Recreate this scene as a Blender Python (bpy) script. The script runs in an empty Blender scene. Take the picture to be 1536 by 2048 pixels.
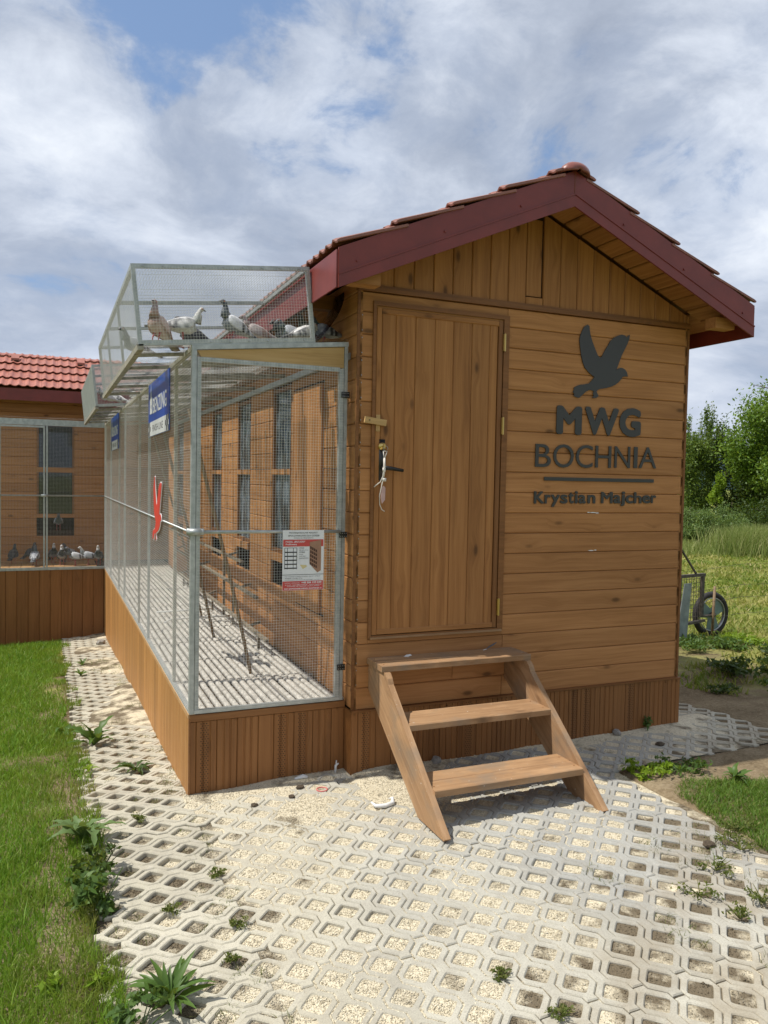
import bpy, bmesh, math, random
import numpy as np
from mathutils import Vector, Matrix
random.seed(7); rng = np.random.default_rng(11)
SC = bpy.context.scene; COL = SC.collection
R = math.radians

# ------------------------------------------------------------------ camera, sky, sun, exposure
cam_d = bpy.data.cameras.new('camera'); cam = bpy.data.objects.new('camera', cam_d); COL.objects.link(cam)
SC.camera = cam
YAW, PITCH, ROLL, F = 0.4027, -0.0415, 0.0191, 1570.1
CAM = Vector((-1.6477, -4.2902, 1.75))
fw = Vector((math.sin(YAW) * math.cos(PITCH), math.cos(YAW) * math.cos(PITCH), math.sin(PITCH)))
rt = Vector((math.cos(YAW), -math.sin(YAW), 0)); up = rt.cross(fw)
r2 = rt * math.cos(ROLL) + up * math.sin(ROLL); u2 = -rt * math.sin(ROLL) + up * math.cos(ROLL)
m = Matrix((r2, u2, -fw)).transposed().to_4x4(); m.translation = CAM
cam.matrix_world = m
cam_d.sensor_fit = 'VERTICAL'; cam_d.sensor_height = 24.0; cam_d.lens = 24.0 * F / 2048
cam_d.clip_start = 0.05; cam_d.clip_end = 3000

SUN_DIR = Vector((-0.577, 0.12, 1.0)).normalized()          # towards the sun
sun_d = bpy.data.lights.new('sun', 'SUN'); sun = bpy.data.objects.new('sun', sun_d); COL.objects.link(sun)
sun_d.energy = 3.4; sun_d.angle = R(0.55); sun_d.color = (1.0, 0.955, 0.88)
sun.rotation_euler = (-SUN_DIR).to_track_quat('-Z', 'Y').to_euler(); sun.location = (-8, 2, 14)

SC.view_settings.view_transform = 'Standard'; SC.view_settings.look = 'None'
SC.view_settings.exposure = 0.55; SC.view_settings.gamma = 1.0; SC.view_settings.use_curve_mapping = False


class NT:
    """small helper for building node trees"""
    def __init__(s, tree):
        s.t = tree; tree.nodes.clear()
    def n(s, kind, **kw):
        nd = s.t.nodes.new('ShaderNode' + kind)
        for k, v in kw.items():
            if k.startswith('i_'):
                key = k[2:]; key = int(key) if key.isdigit() else key.replace('_', ' ')
                s.put(nd.inputs[key], v)
            else: setattr(nd, k, v)
        return nd
    def put(s, sock, v):
        if isinstance(v, bpy.types.NodeSocket): s.t.links.new(v, sock)
        elif isinstance(v, (tuple, list)) and len(v) == 3 and sock.type == 'RGBA': sock.default_value = (*v, 1)
        else: sock.default_value = v
    def math(s, op, a, b=0.0, clamp=False):
        nd = s.n('Math', operation=op, use_clamp=clamp); s.put(nd.inputs[0], a); s.put(nd.inputs[1], b); return nd.outputs[0]
    def vmath(s, op, a, b=(0, 0, 0)):
        nd = s.n('VectorMath', operation=op); s.put(nd.inputs[0], a)
        if op == 'SCALE': s.put(nd.inputs[3], b)
        else: s.put(nd.inputs[1], b)
        return nd.outputs[1] if op in ('DOT_PRODUCT', 'LENGTH', 'DISTANCE') else nd.outputs[0]
    def mix(s, f, a, b, mode='MIX'):
        nd = s.n('Mix', data_type='RGBA', blend_type=mode); s.put(nd.inputs[0], f); s.put(nd.inputs[6], a); s.put(nd.inputs[7], b); return nd.outputs[2]
    def ramp(s, f, stops, interp='LINEAR'):
        nd = s.n('ValToRGB'); cr = nd.color_ramp; cr.interpolation = interp
        while len(cr.elements) < len(stops): cr.elements.new(0.5)
        for e, (p, c) in zip(cr.elements, stops):
            e.position = p; e.color = (c, c, c, 1) if isinstance(c, (int, float)) else (*c, 1)
        s.put(nd.inputs[0], f); return nd.outputs[0]
    def noise(s, vec, scale, detail=3, rough=0.5, dist=0.0):
        nd = s.n('TexNoise', i_Scale=scale, i_Detail=detail, i_Roughness=rough, i_Distortion=dist); s.put(nd.inputs['Vector'], vec); return nd.outputs[0]
    def sep(s, v):
        nd = s.n('SeparateXYZ'); s.put(nd.inputs[0], v); return nd.outputs
    def comb(s, x, y, z):
        nd = s.n('CombineXYZ'); s.put(nd.inputs[0], x); s.put(nd.inputs[1], y); s.put(nd.inputs[2], z); return nd.outputs[0]
    def bump(s, h, strength=0.2, dist=0.01):
        nd = s.n('Bump', i_Strength=strength, i_Distance=dist); s.put(nd.inputs['Height'], h); return nd.outputs[0]


world = bpy.data.worlds.new('World'); SC.world = world; world.use_nodes = True
w = NT(world.node_tree)
sky = w.n('TexSky', sky_type='NISHITA', sun_disc=False, sun_elevation=math.asin(SUN_DIR.z),
          sun_rotation=math.atan2(SUN_DIR.x, SUN_DIR.y), altitude=200.0, air_density=1.0, dust_density=1.2)
dirv = w.n('TexCoord').outputs['Generated']
dx, dy, dz = w.sep(dirv)
den = w.math('ADD', w.math('MAXIMUM', dz, 0.0), 0.34)
cl = w.comb(w.math('DIVIDE', dx, den), w.math('DIVIDE', dy, den), 0.0)         # a flat cloud layer seen in perspective
cl = w.vmath('ADD', cl, (3.15, 1.72, 0.4))
warp = w.n('TexNoise', i_Scale=1.4, i_Detail=3.0); w.put(warp.inputs['Vector'], cl)
clw = w.vmath('ADD', cl, w.vmath('SCALE', w.vmath('SUBTRACT', warp.outputs['Color'], (0.5, 0.5, 0.5)), 0.35))
n1 = w.noise(clw, 2.0, 9, 0.58, 0.15)
n2 = w.noise(w.vmath('ADD', clw, (5.2, 1.3, 2.0)), 1.45, 4, 0.45, 0.2)
n3 = w.noise(w.vmath('ADD', clw, (1.7, 8.3, 5.0)), 5.5, 7, 0.62, 0.1)
gap_dir = Vector((0.0980, 0.8932, 0.4388))
gap = w.math('MULTIPLY', w.math('SUBTRACT', w.vmath('DOT_PRODUCT', dirv, tuple(gap_dir)), 0.955), 9.0, True)   # the opening in the clouds
cover = w.math('SUBTRACT', w.math('ADD', w.math('MULTIPLY', n1, 0.64), w.math('MULTIPLY', n3, 0.36)), w.math('MULTIPLY', gap, 0.16))
cmask = w.ramp(cover, [(0.33, 0.0), (0.42, 0.88), (0.50, 1.0)], 'EASE')
shade = w.math('ADD', w.math('MULTIPLY', n2, 0.70), w.math('MULTIPLY', n3, 0.30))
ccol = w.ramp(shade, [(0.38, (2.1, 2.45, 3.15)), (0.47, (3.1, 3.5, 4.25)), (0.55, (4.8, 5.2, 5.9)), (0.64, (6.8, 7.1, 7.5))])
hz = w.ramp(dz, [(0.0, 1.0), (0.42, 0.0)])
ccol = w.mix(w.math('MULTIPLY', hz, 0.65), ccol, (2.95, 3.45, 4.45))
blue = w.mix(0.62, sky.outputs[0], (1.5, 2.35, 4.0))
bg = w.n('Background', i_Strength=0.105); w.put(bg.inputs[0], w.mix(cmask, blue, ccol))
wo = w.n('OutputWorld'); w.put(wo.inputs[0], bg.outputs[0])

# ------------------------------------------------------------------ ground height
def smooth(a, b, t):
    t = np.clip((t - a) / (b - a), 0, 1); return t * t * (3 - 2 * t)
def g(x, y):
    x = np.asarray(x, float); y = np.asarray(y, float)
    gx = np.where(x < 0, .05 * np.maximum(x, -3.0), .019 * np.minimum(x, 6.0))
    k = 1 - .6 * smooth(3.5, 12, x)
    return gx - .0655 * np.clip(y, 0, 9.5) * k
def g1(x, y): return float(g(x, y))
_perm = rng.random((64, 64))
def vn(x, y, s):
    """value noise 0..1"""
    x = np.asarray(x, float) * s; y = np.asarray(y, float) * s
    xi = np.floor(x).astype(int); yi = np.floor(y).astype(int); fx = x - xi; fy = y - yi
    fx = fx * fx * (3 - 2 * fx); fy = fy * fy * (3 - 2 * fy)
    a = _perm[xi % 64, yi % 64]; b = _perm[(xi + 1) % 64, yi % 64]; c = _perm[xi % 64, (yi + 1) % 64]; d = _perm[(xi + 1) % 64, (yi + 1) % 64]
    return (a * (1 - fx) + b * fx) * (1 - fy) + (c * (1 - fx) + d * fx) * fy
def paved(x, y, mrg=0.0):
    x = np.asarray(x, float); y = np.asarray(y, float)
    a = (x > -1.47 + mrg) & (x < 1.50 - mrg) & (y > -5) & (y < 8.3)
    b = (x > -1.47 + mrg) & (x < 2.80 - mrg) & (y > -.56 + mrg) & (y < 8.3)
    return a | b

# ------------------------------------------------------------------ materials
def new_mat(name):
    mt = bpy.data.materials.new(name); mt.use_nodes = True
    t = NT(mt.node_tree); out = t.n('OutputMaterial'); b = t.n('BsdfPrincipled'); t.put(out.inputs[0], b.outputs[0])
    return mt, t, b, out
def plain(name, col, rough=0.6, metal=0.0, var=0.06, scale=18.0, bump=0.0, spec=0.5):
    mt, t, b, out = new_mat(name)
    co = t.n('TexCoord').outputs['Object']; nz = t.noise(co, scale, 4, 0.6)
    lo = tuple(max(0, c * (1 - var * 2)) for c in col); hi = tuple(c * (1 + var * 2) for c in col)
    t.put(b.inputs['Base Color'], t.ramp(nz, [(0.3, lo), (0.7, hi)]))
    b.inputs['Roughness'].default_value = rough; b.inputs['Metallic'].default_value = metal
    b.inputs['Specular IOR Level'].default_value = spec
    if bump: t.put(b.inputs['Normal'], t.bump(t.noise(co, scale * 4, 4, 0.6), bump, 0.003))
    return mt
def wood(name, dark, mid, light, rough=0.55, knots=1.0, grain=1.0, rv=0.16, wear=0.0):
    """boards: grain runs along the board's own X axis, every board its own offset and tone"""
    mt, t, b, out = new_mat(name)
    co = t.n('TexCoord').outputs['Object']; rnd = t.n('ObjectInfo').outputs['Random']
    off = t.comb(t.math('MULTIPLY', rnd, 91.0), t.math('MULTIPLY', rnd, 37.0), t.math('MULTIPLY', rnd, 53.0))
    p = t.vmath('ADD', co, off)
    # knots
    vo = t.n('TexVoronoi', feature='F1', i_Scale=1.0); t.put(vo.inputs['Vector'], t.vmath('MULTIPLY', p, (3.6, 8.5, 3.0)))
    kd = vo.outputs['Distance']; kc = t.sep(vo.outputs['Color'])[0]
    on = t.math('GREATER_THAN', kc, 0.46)
    ko = t.math('MULTIPLY', t.ramp(kd, [(0.07, 1.0), (0.17, 0.0)]), on)
    halo = t.math('MULTIPLY', t.ramp(kd, [(0.05, 1.0), (0.5, 0.0)], 'EASE'), on)
    x, y, z = t.sep(p)
    yb = t.math('ADD', y, t.math('MULTIPLY', halo, 0.03))
    wob = t.noise(t.comb(t.math('MULTIPLY', x, 1.6), t.math('MULTIPLY', y, 3.0), z), 1.0, 2)
    yb = t.math('ADD', yb, t.math('MULTIPLY', wob, 0.05))
    gv = t.comb(t.math('MULTIPLY', x, 1.1), t.math('MULTIPLY', yb, 42.0 * grain), t.math('MULTIPLY', z, 30.0))
    gr = t.noise(gv, 1.0, 5, 0.6)
    fine = t.noise(t.comb(t.math('MULTIPLY', x, 5.0), t.math('MULTIPLY', yb, 190.0 * grain), t.math('MULTIPLY', z, 120.0)), 1.0, 3, 0.6)
    bro = t.noise(t.vmath('MULTIPLY', p, (1.3, 7.0, 7.0)), 1.0, 3)
    v = t.math('ADD', t.math('MULTIPLY', gr, 0.50), t.math('ADD', t.math('MULTIPLY', fine, 0.22), t.math('MULTIPLY', bro, 0.28)))
    c = t.ramp(v, [(0.34, dark), (0.5, mid), (0.66, light)])
    c = t.mix(t.math('MULTIPLY', halo, 0.35 * knots), c, dark)
    c = t.mix(t.math('MULTIPLY', ko, 0.8 * knots), c, tuple(d * 0.38 for d in dark))
    tone = t.math('ADD', 1 - rv / 2, t.math('MULTIPLY', rnd, rv))
    c = t.mix(1.0, c, t.comb(tone, tone, tone), 'MULTIPLY')
    if wear:
        wn = t.noise(t.vmath('MULTIPLY', p, (3, 9, 9)), 1.6, 5, 0.65)
        c = t.mix(t.ramp(wn, [(0.5, 0.0), (0.72, wear)]), c, tuple(min(1, l * 1.35) for l in light))
        c = t.mix(t.ramp(t.noise(t.vmath('MULTIPLY', p, (1, 1, 0.2)), 4.5, 5, 0.6), [(0.5, 0.0), (0.68, 0.55)]), c, (.20, .165, .125))
        c = t.mix(t.ramp(t.noise(p, 62, 2, 0.5), [(0.735, 0.0), (0.77, 0.8)]), c, (.68, .66, .60))
    t.put(b.inputs['Base Color'], c); b.inputs['Roughness'].default_value = rough; b.inputs['Specular IOR Level'].default_value = 0.35
    t.put(b.inputs['Normal'], t.bump(t.math('ADD', gr, t.math('MULTIPLY', fine, 0.5)), 0.22, 0.003))
    return mt

M = {}
M['wood'] = wood('stained_wood', (.290, .125, .038), (.402, .185, .064), (.490, .240, .090), rough=0.68, rv=0.22)
M['wood_shaded'] = wood('stained_wood_shaded', (.222, .090, .025), (.345, .152, .047), (.430, .205, .070), rough=0.66, rv=0.16)  # same wall stain with occlusion shade put into the colour: door, gable, soffit
M['wood_dark'] = wood('stained_trim', (.130, .052, .014), (.205, .085, .025), (.260, .113, .036), knots=0.6)
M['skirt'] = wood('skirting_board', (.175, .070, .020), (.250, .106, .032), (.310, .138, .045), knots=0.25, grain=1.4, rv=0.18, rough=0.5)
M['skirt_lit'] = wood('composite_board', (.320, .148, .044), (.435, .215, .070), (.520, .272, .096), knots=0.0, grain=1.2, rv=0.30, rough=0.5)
M['pine'] = wood('raw_pine', (.34, .20, .075), (.50, .32, .13), (.58, .39, .18), knots=0.5, rv=0.12, rough=0.6)
M['step'] = wood('step_wood', (.235, .130, .062), (.345, .203, .102), (.44, .275, .15), knots=0.6, rv=0.15, rough=0.65, wear=0.35)
M['cap'] = wood('cap_wood', (.33, .18, .075), (.45, .26, .115), (.54, .33, .155), knots=0.3, rv=0.2)
M['stick'] = wood('stick_wood', (.13, .085, .045), (.21, .14, .075), (.27, .19, .11), knots=0.3)
M['core'] = plain('wall_core', (.035, .018, .009), 0.9)
M['black'] = plain('black_plastic', (.012, .012, .013), 0.35)
M['maroon'] = plain('maroon_sheet', (.180, .029, .021), 0.42, 0.0, 0.07, 7.0)
M['sign'] = plain('anthracite_plate', (.038, .038, .036), 0.42, 0.0, 0.03, 4)
M['brass'] = plain('brass', (.62, .45, .16), 0.3, 0.9)
M['white'] = plain('white_plastic', (.72, .72, .70), 0.5, 0.0, 0.03)
M['cord'] = plain('lanyard_cord', (.66, .62, .56), 0.8)
M['pinkish'] = plain('key_tag', (.55, .36, .33), 0.6)
M['blue'] = plain('banner_blue', (.015, .085, .42), 0.35, 0.0, 0.08, 3)
M['banner_white'] = plain('banner_white', (.74, .75, .76), 0.4, 0.0, 0.03)
M['print_black'] = plain('print_black', (.015, .015, .016), 0.5)
M['print_grey'] = plain('print_grey', (.10, .10, .11), 0.5)
M['red'] = plain('sign_red', (.62, .055, .035), 0.4, 0.0, 0.05, 4)
M['poster_red'] = plain('poster_red', (.55, .07, .06), 0.5, 0.0, 0.03, 3)
M['poster_brown'] = plain('poster_brown', (.34, .19, .12), 0.6, 0.0, 0.05, 30)
M['poster_brown_dark'] = plain('poster_dark_brown', (.07, .028, .016), 0.6)
M['poster_cream'] = plain('poster_cream', (.62, .52, .26), 0.6)
M['rubber'] = plain('tyre_rubber', (.022, .020, .020), 0.75, 0.0, 0.15, 30)
M['rim'] = plain('rim_steel', (.42, .43, .43), 0.35, 0.8)
M['disc'] = plain('wheel_disc_paint', (.15, .22, .19), 0.6, 0.0, 0.12, 14)
M['rust'] = plain('rusty_tube', (.10, .085, .07), 0.7, 0.3, 0.25, 30)
M['greysheet'] = plain('dull_zinc_sheet', (.26, .30, .31), 0.5, 0.5, 0.12, 9)
M['stone'] = plain('grey_stone', (.27, .25, .22), 0.9, 0.0, 0.15, 30, 0.5)
M['clod'] = plain('dark_clod', (.075, .055, .035), 0.95, 0.0, 0.25, 40, 0.5)
M['pink'] = plain('pink_ring', (.55, .16, .14), 0.5)
M['bark'] = plain('bark', (.085, .068, .05), 0.95, 0.0, 0.25, 12, 0.6)
M['birchbark'] = plain('birch_bark', (.42, .40, .37), 0.8, 0.0, 0.3, 6, 0.3)

def galv():
    mt, t, b, out = new_mat('galvanised_steel')
    co = t.n('TexCoord').outputs['Object']
    n = t.noise(co, 22, 4, 0.6); n2_ = t.noise(co, 160, 2)
    t.put(b.inputs['Base Color'], t.ramp(n, [(0.3, (.34, .365, .36)), (0.7, (.52, .545, .53))]))
    t.put(b.inputs['Roughness'], t.ramp(n2_, [(0.3, 0.38), (0.7, 0.62)])); b.inputs['Metallic'].default_value = 0.55
    return mt
M['galv'] = galv()
M['wire'] = plain('wire_steel', (.66, .66, .62), 0.5, 0.12, 0.05, 10)
M['perch'] = plain('perch_wood', (.20, .165, .115), 0.85, 0.0, 0.25, 30, 0.3)
M['weathered_rail'] = plain('weathered_rail', (.31, .29, .235), 0.8, 0.1, 0.22, 30, 0.3)

def tile_mat(name, a, b_, rough):
    mt, t, b, out = new_mat(name)
    co = t.n('TexCoord').outputs['Object']; rnd = t.n('ObjectInfo').outputs['Random']
    p = t.vmath('ADD', co, t.comb(t.math('MULTIPLY', rnd, 40.0), rnd, rnd))
    n = t.noise(p, 9, 5, 0.65); tone = t.math('ADD', 0.86, t.math('MULTIPLY', rnd, 0.26))
    c = t.mix(1.0, t.ramp(n, [(0.32, a), (0.68, b_)]), t.comb(tone, tone, tone), 'MULTIPLY')
    dirt = t.noise(p, 26, 4, 0.7)
    c = t.mix(t.ramp(dirt, [(0.56, 0.0), (0.75, 0.45)]), c, (.10, .07, .055))
    t.put(b.inputs['Base Color'], c); b.inputs['Roughness'].default_value = rough
    t.put(b.inputs['Normal'], t.bump(t.noise(p, 120, 3), 0.15, 0.002))
    return mt
M['tile'] = tile_mat('clay_tile', (.30, .095, .062), (.42, .15, .10), 0.45)
M['tile_brown'] = tile_mat('clay_tile_weathered', (.20, .085, .062), (.30, .115, .085), 0.55)
M['ridge'] = tile_mat('ridge_tile', (.19, .058, .045), (.25, .080, .062), 0.42)

def concrete():
    mt, t, b, out = new_mat('paver_concrete')
    geo = t.n('NewGeometry').outputs['Position']; rnd = t.n('ObjectInfo').outputs['Random']
    big = t.noise(geo, 0.55, 3); x, y, z = t.sep(geo)
    near = t.ramp(t.vmath('DISTANCE', geo, (0.9, -.75, 0)), [(0.0, 1.0), (1.0, 1.0)])
    d = t.vmath('DISTANCE', geo, (1.0, -.75, 0.0))
    grey = t.ramp(t.math('ADD', t.math('MULTIPLY', d, 0.42), t.math('MULTIPLY', t.math('SUBTRACT', big, 0.5), 0.9)), [(0.38, 1.0), (0.8, 0.0)])
    warm = t.mix(rnd, (.44, .408, .318), (.53, .497, .395)); cool = t.mix(rnd, (.335, .335, .312), (.43, .425, .382))
    c = t.mix(grey, warm, cool)
    st = t.noise(geo, 7.5, 6, 0.7); c = t.mix(t.ramp(st, [(0.44, 0.0), (0.72, 0.55)]), c, (.29, .265, .215))
    sp = t.noise(geo, 190, 3, 0.7); c = t.mix(t.ramp(sp, [(0.38, 0.4), (0.52, 0.0)]), c, (.22, .20, .17))
    st2 = t.noise(geo, 22, 4, 0.7); c = t.mix(t.ramp(st2, [(0.56, 0.0), (0.76, 0.5)]), c, (.55, .52, .45))
    sm_ = t.math('ADD', t.math('MULTIPLY', t.ramp(t.math('ADD', t.math('MULTIPLY', x, 0.72), t.math('MULTIPLY', t.math('ADD', y, 1.45), -1.0)), [(0.35, 0.0), (0.95, 1.0)]), 0.22), t.noise(geo, 3.6, 6, 0.65))
    c = t.mix(t.ramp(sm_, [(0.62, 0.0), (0.82, 0.5)]), c, (.27, .22, .15))
    t.put(b.inputs['Base Color'], c); b.inputs['Roughness'].default_value = 0.93; b.inputs['Specular IOR Level'].default_value = 0.2
    t.put(b.inputs['Normal'], t.bump(t.math('ADD', t.noise(geo, 260, 3, 0.7), t.math('MULTIPLY', st, 1.5)), 0.4, 0.003))
    return mt
M['concrete'] = concrete()

def gravel():
    mt, t, b, out = new_mat('limestone_gravel')
    gn = t.n('NewGeometry'); geo = gn.outputs['Position']; isl = gn.outputs['Random Per Island']
    c = t.ramp(isl, [(0.0, (.36, .30, .20)), (0.22, (.60, .53, .38)), (0.7, (.72, .65, .49)), (1.0, (.80, .76, .64))])
    vo = t.n('TexVoronoi', i_Scale=150.0); t.put(vo.inputs['Vector'], geo)
    c2 = t.ramp(t.sep(vo.outputs['Color'])[0], [(0.0, (.32, .27, .18)), (0.3, (.58, .51, .37)), (1.0, (.78, .71, .55))])
    c = t.mix(0.5, c, c2)
    x, y, z = t.sep(geo)
    # earth mixed in: low right corner, left strip cells
    soilm = t.math('ADD', t.math('MULTIPLY', t.ramp(t.math('SUBTRACT', t.math('MULTIPLY', x, -1.0), 0.72), [(0.0, 0.0), (0.35, 1.0)]), 0.16),
                   t.math('MULTIPLY', t.ramp(t.math('ADD', t.math('MULTIPLY', x, 0.72), t.math('MULTIPLY', t.math('ADD', y, 1.45), -1.0)), [(0.25, 0.0), (0.75, 1.0)]), 0.20))
    sn = t.noise(geo, 5.5, 4, 0.6)
    soil = t.ramp(t.math('ADD', sn, soilm), [(0.57, 0.0), (0.72, 0.9)])
    c = t.mix(soil, c, (.105, .078, .046))
    t.put(b.inputs['Base Color'], c); b.inputs['Roughness'].default_value = 0.95; b.inputs['Specular IOR Level'].default_value = 0.2
    t.put(b.inputs['Normal'], t.bump(vo.outputs['Distance'], 0.8, 0.006))
    return mt
M['gravel'] = gravel()

def earth():
    mt, t, b, out = new_mat('meadow_earth')
    geo = t.n('NewGeometry').outputs['Position']; x, y, z = t.sep(geo)
    dn = t.noise(geo, 2.2, 6, 0.65); fn = t.noise(geo, 45, 4, 0.7)
    dirt = t.ramp(t.math('ADD', t.math('MULTIPLY', dn, 0.6), t.math('MULTIPLY', fn, 0.4)), [(0.36, (.13, .095, .055)), (0.5, (.235, .18, .11)), (0.64, (.34, .275, .18))])
    gn_ = t.noise(geo, 1.1, 6, 0.7)
    grass = t.ramp(gn_, [(0.36, (.08, .125, .02)), (0.5, (.17, .20, .04)), (0.62, (.31, .28, .10)), (0.7, (.40, .34, .17))])
    far = t.ramp(t.vmath('DISTANCE', geo, (0.0, 0.0, 0.0)), [(0.0, 0.0), (1.0, 1.0)])
    dist = t.vmath('LENGTH', t.vmath('MULTIPLY', geo, (1, 1, 0)))
    gm = t.ramp(t.math('ADD', t.math('MULTIPLY', dist, 0.1), t.math('MULTIPLY', t.math('SUBTRACT', dn, 0.5), 0.9)), [(0.38, 0.0), (0.62, 1.0)])
    lawn = t.math('LESS_THAN', x, -1.5)
    gm = t.math('MAXIMUM', gm, t.math('MULTIPLY', lawn, t.ramp(t.math('ADD', x, 2.7), [(0.0, 1.0), (1.0, 0.0)])))
    t.put(b.inputs['Base Color'], t.mix(gm, dirt, grass)); b.inputs['Roughness'].default_value = 1.0; b.inputs['Specular IOR Level'].default_value = 0.1
    t.put(b.inputs['Normal'], t.bump(t.math('ADD', fn, dn), 0.7, 0.03))
    return mt
M['earth'] = earth()

def leafy(name, stops, trans=0.35, rough=0.55, edge_dry=False, patch=None):
    mt, t, b, out = new_mat(name)
    gn = t.n('NewGeometry'); isl = gn.outputs['Random Per Island']; geo = gn.outputs['Position']
    c = t.ramp(isl, stops)
    if patch:
        c = t.mix(t.ramp(t.noise(geo, patch[0], 4, 0.6), [(0.42, 0.0), (0.62, patch[2])]), c, patch[1])
    if edge_dry:
        x = t.sep(geo)[0]
        k = t.math('MULTIPLY', t.ramp(t.math('ADD', x, 2.2), [(0.35, 0.0), (0.75, 1.0)]), t.ramp(t.noise(geo, 3.5, 3), [(0.45, 0.0), (0.65, 0.7)]))
        c = t.mix(k, c, (.26, .20, .065))
    t.put(b.inputs['Base Color'], c); b.inputs['Roughness'].default_value = rough; b.inputs['Specular IOR Level'].default_value = 0.3
    tr = t.n('BsdfTranslucent'); t.put(tr.inputs[0], t.mix(0.5, c, (.30, .36, .03), 'MIX'))
    mx = t.n('MixShader', i_0=trans); t.put(mx.inputs[1], b.outputs[0]); t.put(mx.inputs[2], tr.outputs[0]); t.put(out.inputs[0], mx.outputs[0])
    return mt
M['lawn'] = leafy('lawn_blades', [(0.0, (.060, .165, .010)), (0.5, (.145, .32, .022)), (0.9, (.27, .42, .055)), (1.0, (.42, .40, .16))], 0.4, 0.5, True, (1.6, (.21, .34, .035), 0.5))
M['verge'] = leafy('verge_blades', [(0.0, (.055, .135, .012)), (0.6, (.12, .24, .028)), (1.0, (.24, .30, .07))], 0.4, 0.5)
M['meadow'] = leafy('meadow_blades', [(0.0, (.085, .150, .014)), (0.45, (.16, .225, .028)), (0.75, (.27, .28, .06)), (1.0, (.46, .40, .19))], 0.4, 0.6, False, (0.55, (.44, .40, .14), 0.8))
M['weed'] = leafy('weed_leaf', [(0.0, (.05, .10, .022)), (0.6, (.08, .15, .03)), (1.0, (.12, .19, .045))], 0.3, 0.45)
M['moss'] = leafy('moss_tuft', [(0.0, (.07, .10, .018)), (0.6, (.12, .15, .03)), (1.0, (.19, .18, .06))], 0.3, 0.6)
M['weed_pale'] = leafy('pale_leaf', [(0.0, (.10, .17, .055)), (1.0, (.16, .24, .085))], 0.3, 0.5)
M['weed_bright'] = leafy('bright_leaf', [(0.0, (.16, .28, .02)), (1.0, (.27, .38, .035))], 0.45, 0.45)
M['weed_dark'] = leafy('dark_leaf', [(0.0, (.03, .06, .012)), (1.0, (.06, .10, .022))], 0.25, 0.5)
M['tree_a'] = leafy('maple_foliage', [(0.0, (.060, .120, .014)), (0.5, (.115, .215, .022)), (1.0, (.21, .32, .04))], 0.35, 0.5)
M['tree_b'] = leafy('birch_foliage', [(0.0, (.065, .115, .022)), (0.6, (.125, .195, .036)), (1.0, (.20, .28, .06))], 0.35, 0.5)
M['tree_d'] = leafy('dark_foliage', [(0.0, (.024, .050, .011)), (0.6, (.046, .085, .018)), (1.0, (.085, .135, .028))], 0.3, 0.5)
M['bush'] = leafy('shrub_foliage', [(0.0, (.085, .145, .040)), (0.6, (.14, .22, .065)), (1.0, (.22, .30, .10))], 0.35, 0.5)
M['reed'] = leafy('tall_grass_blades', [(0.0, (.15, .22, .05)), (0.6, (.28, .34, .10)), (1.0, (.48, .47, .22))], 0.4, 0.6)
M['hill'] = plain('far_wood', (.022, .045, .052), 1.0, 0.0, 0.3, 0.08)

def glass(name, dmax, tint):
    mt, t, b, out = new_mat(name)
    gl = t.n('BsdfGlossy', i_Roughness=0.04); t.put(gl.inputs[0], (.9, .95, 1.0)); tr = t.n('BsdfTransparent'); t.put(tr.inputs[0], tint)
    fr = t.n('Fresnel', i_IOR=1.55); co = t.n('TexCoord').outputs['Object']
    dirt = t.n('BsdfDiffuse'); t.put(dirt.inputs[0], (.46, .54, .62))  # dirt film, coloured pale blue to paint in the sky's reflection
    mx = t.n('MixShader'); t.put(mx.inputs[0], fr.outputs[0]); t.put(mx.inputs[1], tr.outputs[0]); t.put(mx.inputs[2], gl.outputs[0])
    d = t.ramp(t.noise(t.vmath('MULTIPLY', co, (1, 1, 0.35)), 9, 5, 0.7), [(0.42, 0.012), (0.72, dmax)])
    m2 = t.n('MixShader'); t.put(m2.inputs[0], d); t.put(m2.inputs[1], mx.outputs[0]); t.put(m2.inputs[2], dirt.outputs[0])
    t.put(out.inputs[0], m2.outputs[0]); return mt
M['glass'] = glass('window_glass', 0.5, (.72, .80, .82)); M['glass_clean'] = glass('dark_window_glass', 0.03, (.30, .33, .34))

def sheet(name, c0, c1):
    """clear corrugated plastic, clouded and streaked with droppings"""
    mt, t, b, out = new_mat(name)
    geo = t.n('NewGeometry').outputs['Position']
    tr = t.n('BsdfTransparent'); t.put(tr.inputs[0], (.92, .93, .92))
    tl = t.n('BsdfTranslucent'); df = t.n('BsdfDiffuse')
    st = t.noise(t.vmath('MULTIPLY', geo, (2.2, 15.0, 3.0)), 1.0, 5, 0.65, 0.25)
    bl = t.noise(geo, 3.4, 4, 0.6)
    col = t.ramp(t.math('ADD', t.math('MULTIPLY', st, 0.7), t.math('MULTIPLY', bl, 0.3)), [(0.40, (.09, .075, .055)), (0.50, (.50, .49, .46)), (0.64, (.76, .77, .77))])
    t.put(tl.inputs[0], col); t.put(df.inputs[0], col)
    m1 = t.n('MixShader', i_0=0.45); t.put(m1.inputs[1], tl.outputs[0]); t.put(m1.inputs[2], df.outputs[0])
    clear = t.ramp(t.noise(t.vmath('MULTIPLY', t.vmath('ADD', geo, (3, 7, 1)), (1.5, 5.0, 2)), 1.0, 5, 0.6, 0.3), [(0.40, c0), (0.56, c1)])
    m2 = t.n('MixShader'); t.put(m2.inputs[0], clear); t.put(m2.inputs[1], m1.outputs[0]); t.put(m2.inputs[2], tr.outputs[0])
    t.put(out.inputs[0], m2.outputs[0]); return mt
M['sheet'] = sheet('dirty_clear_sheet', .70, .98); M['cage_floor'] = sheet('dirty_cage_floor', .48, .94)
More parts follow.
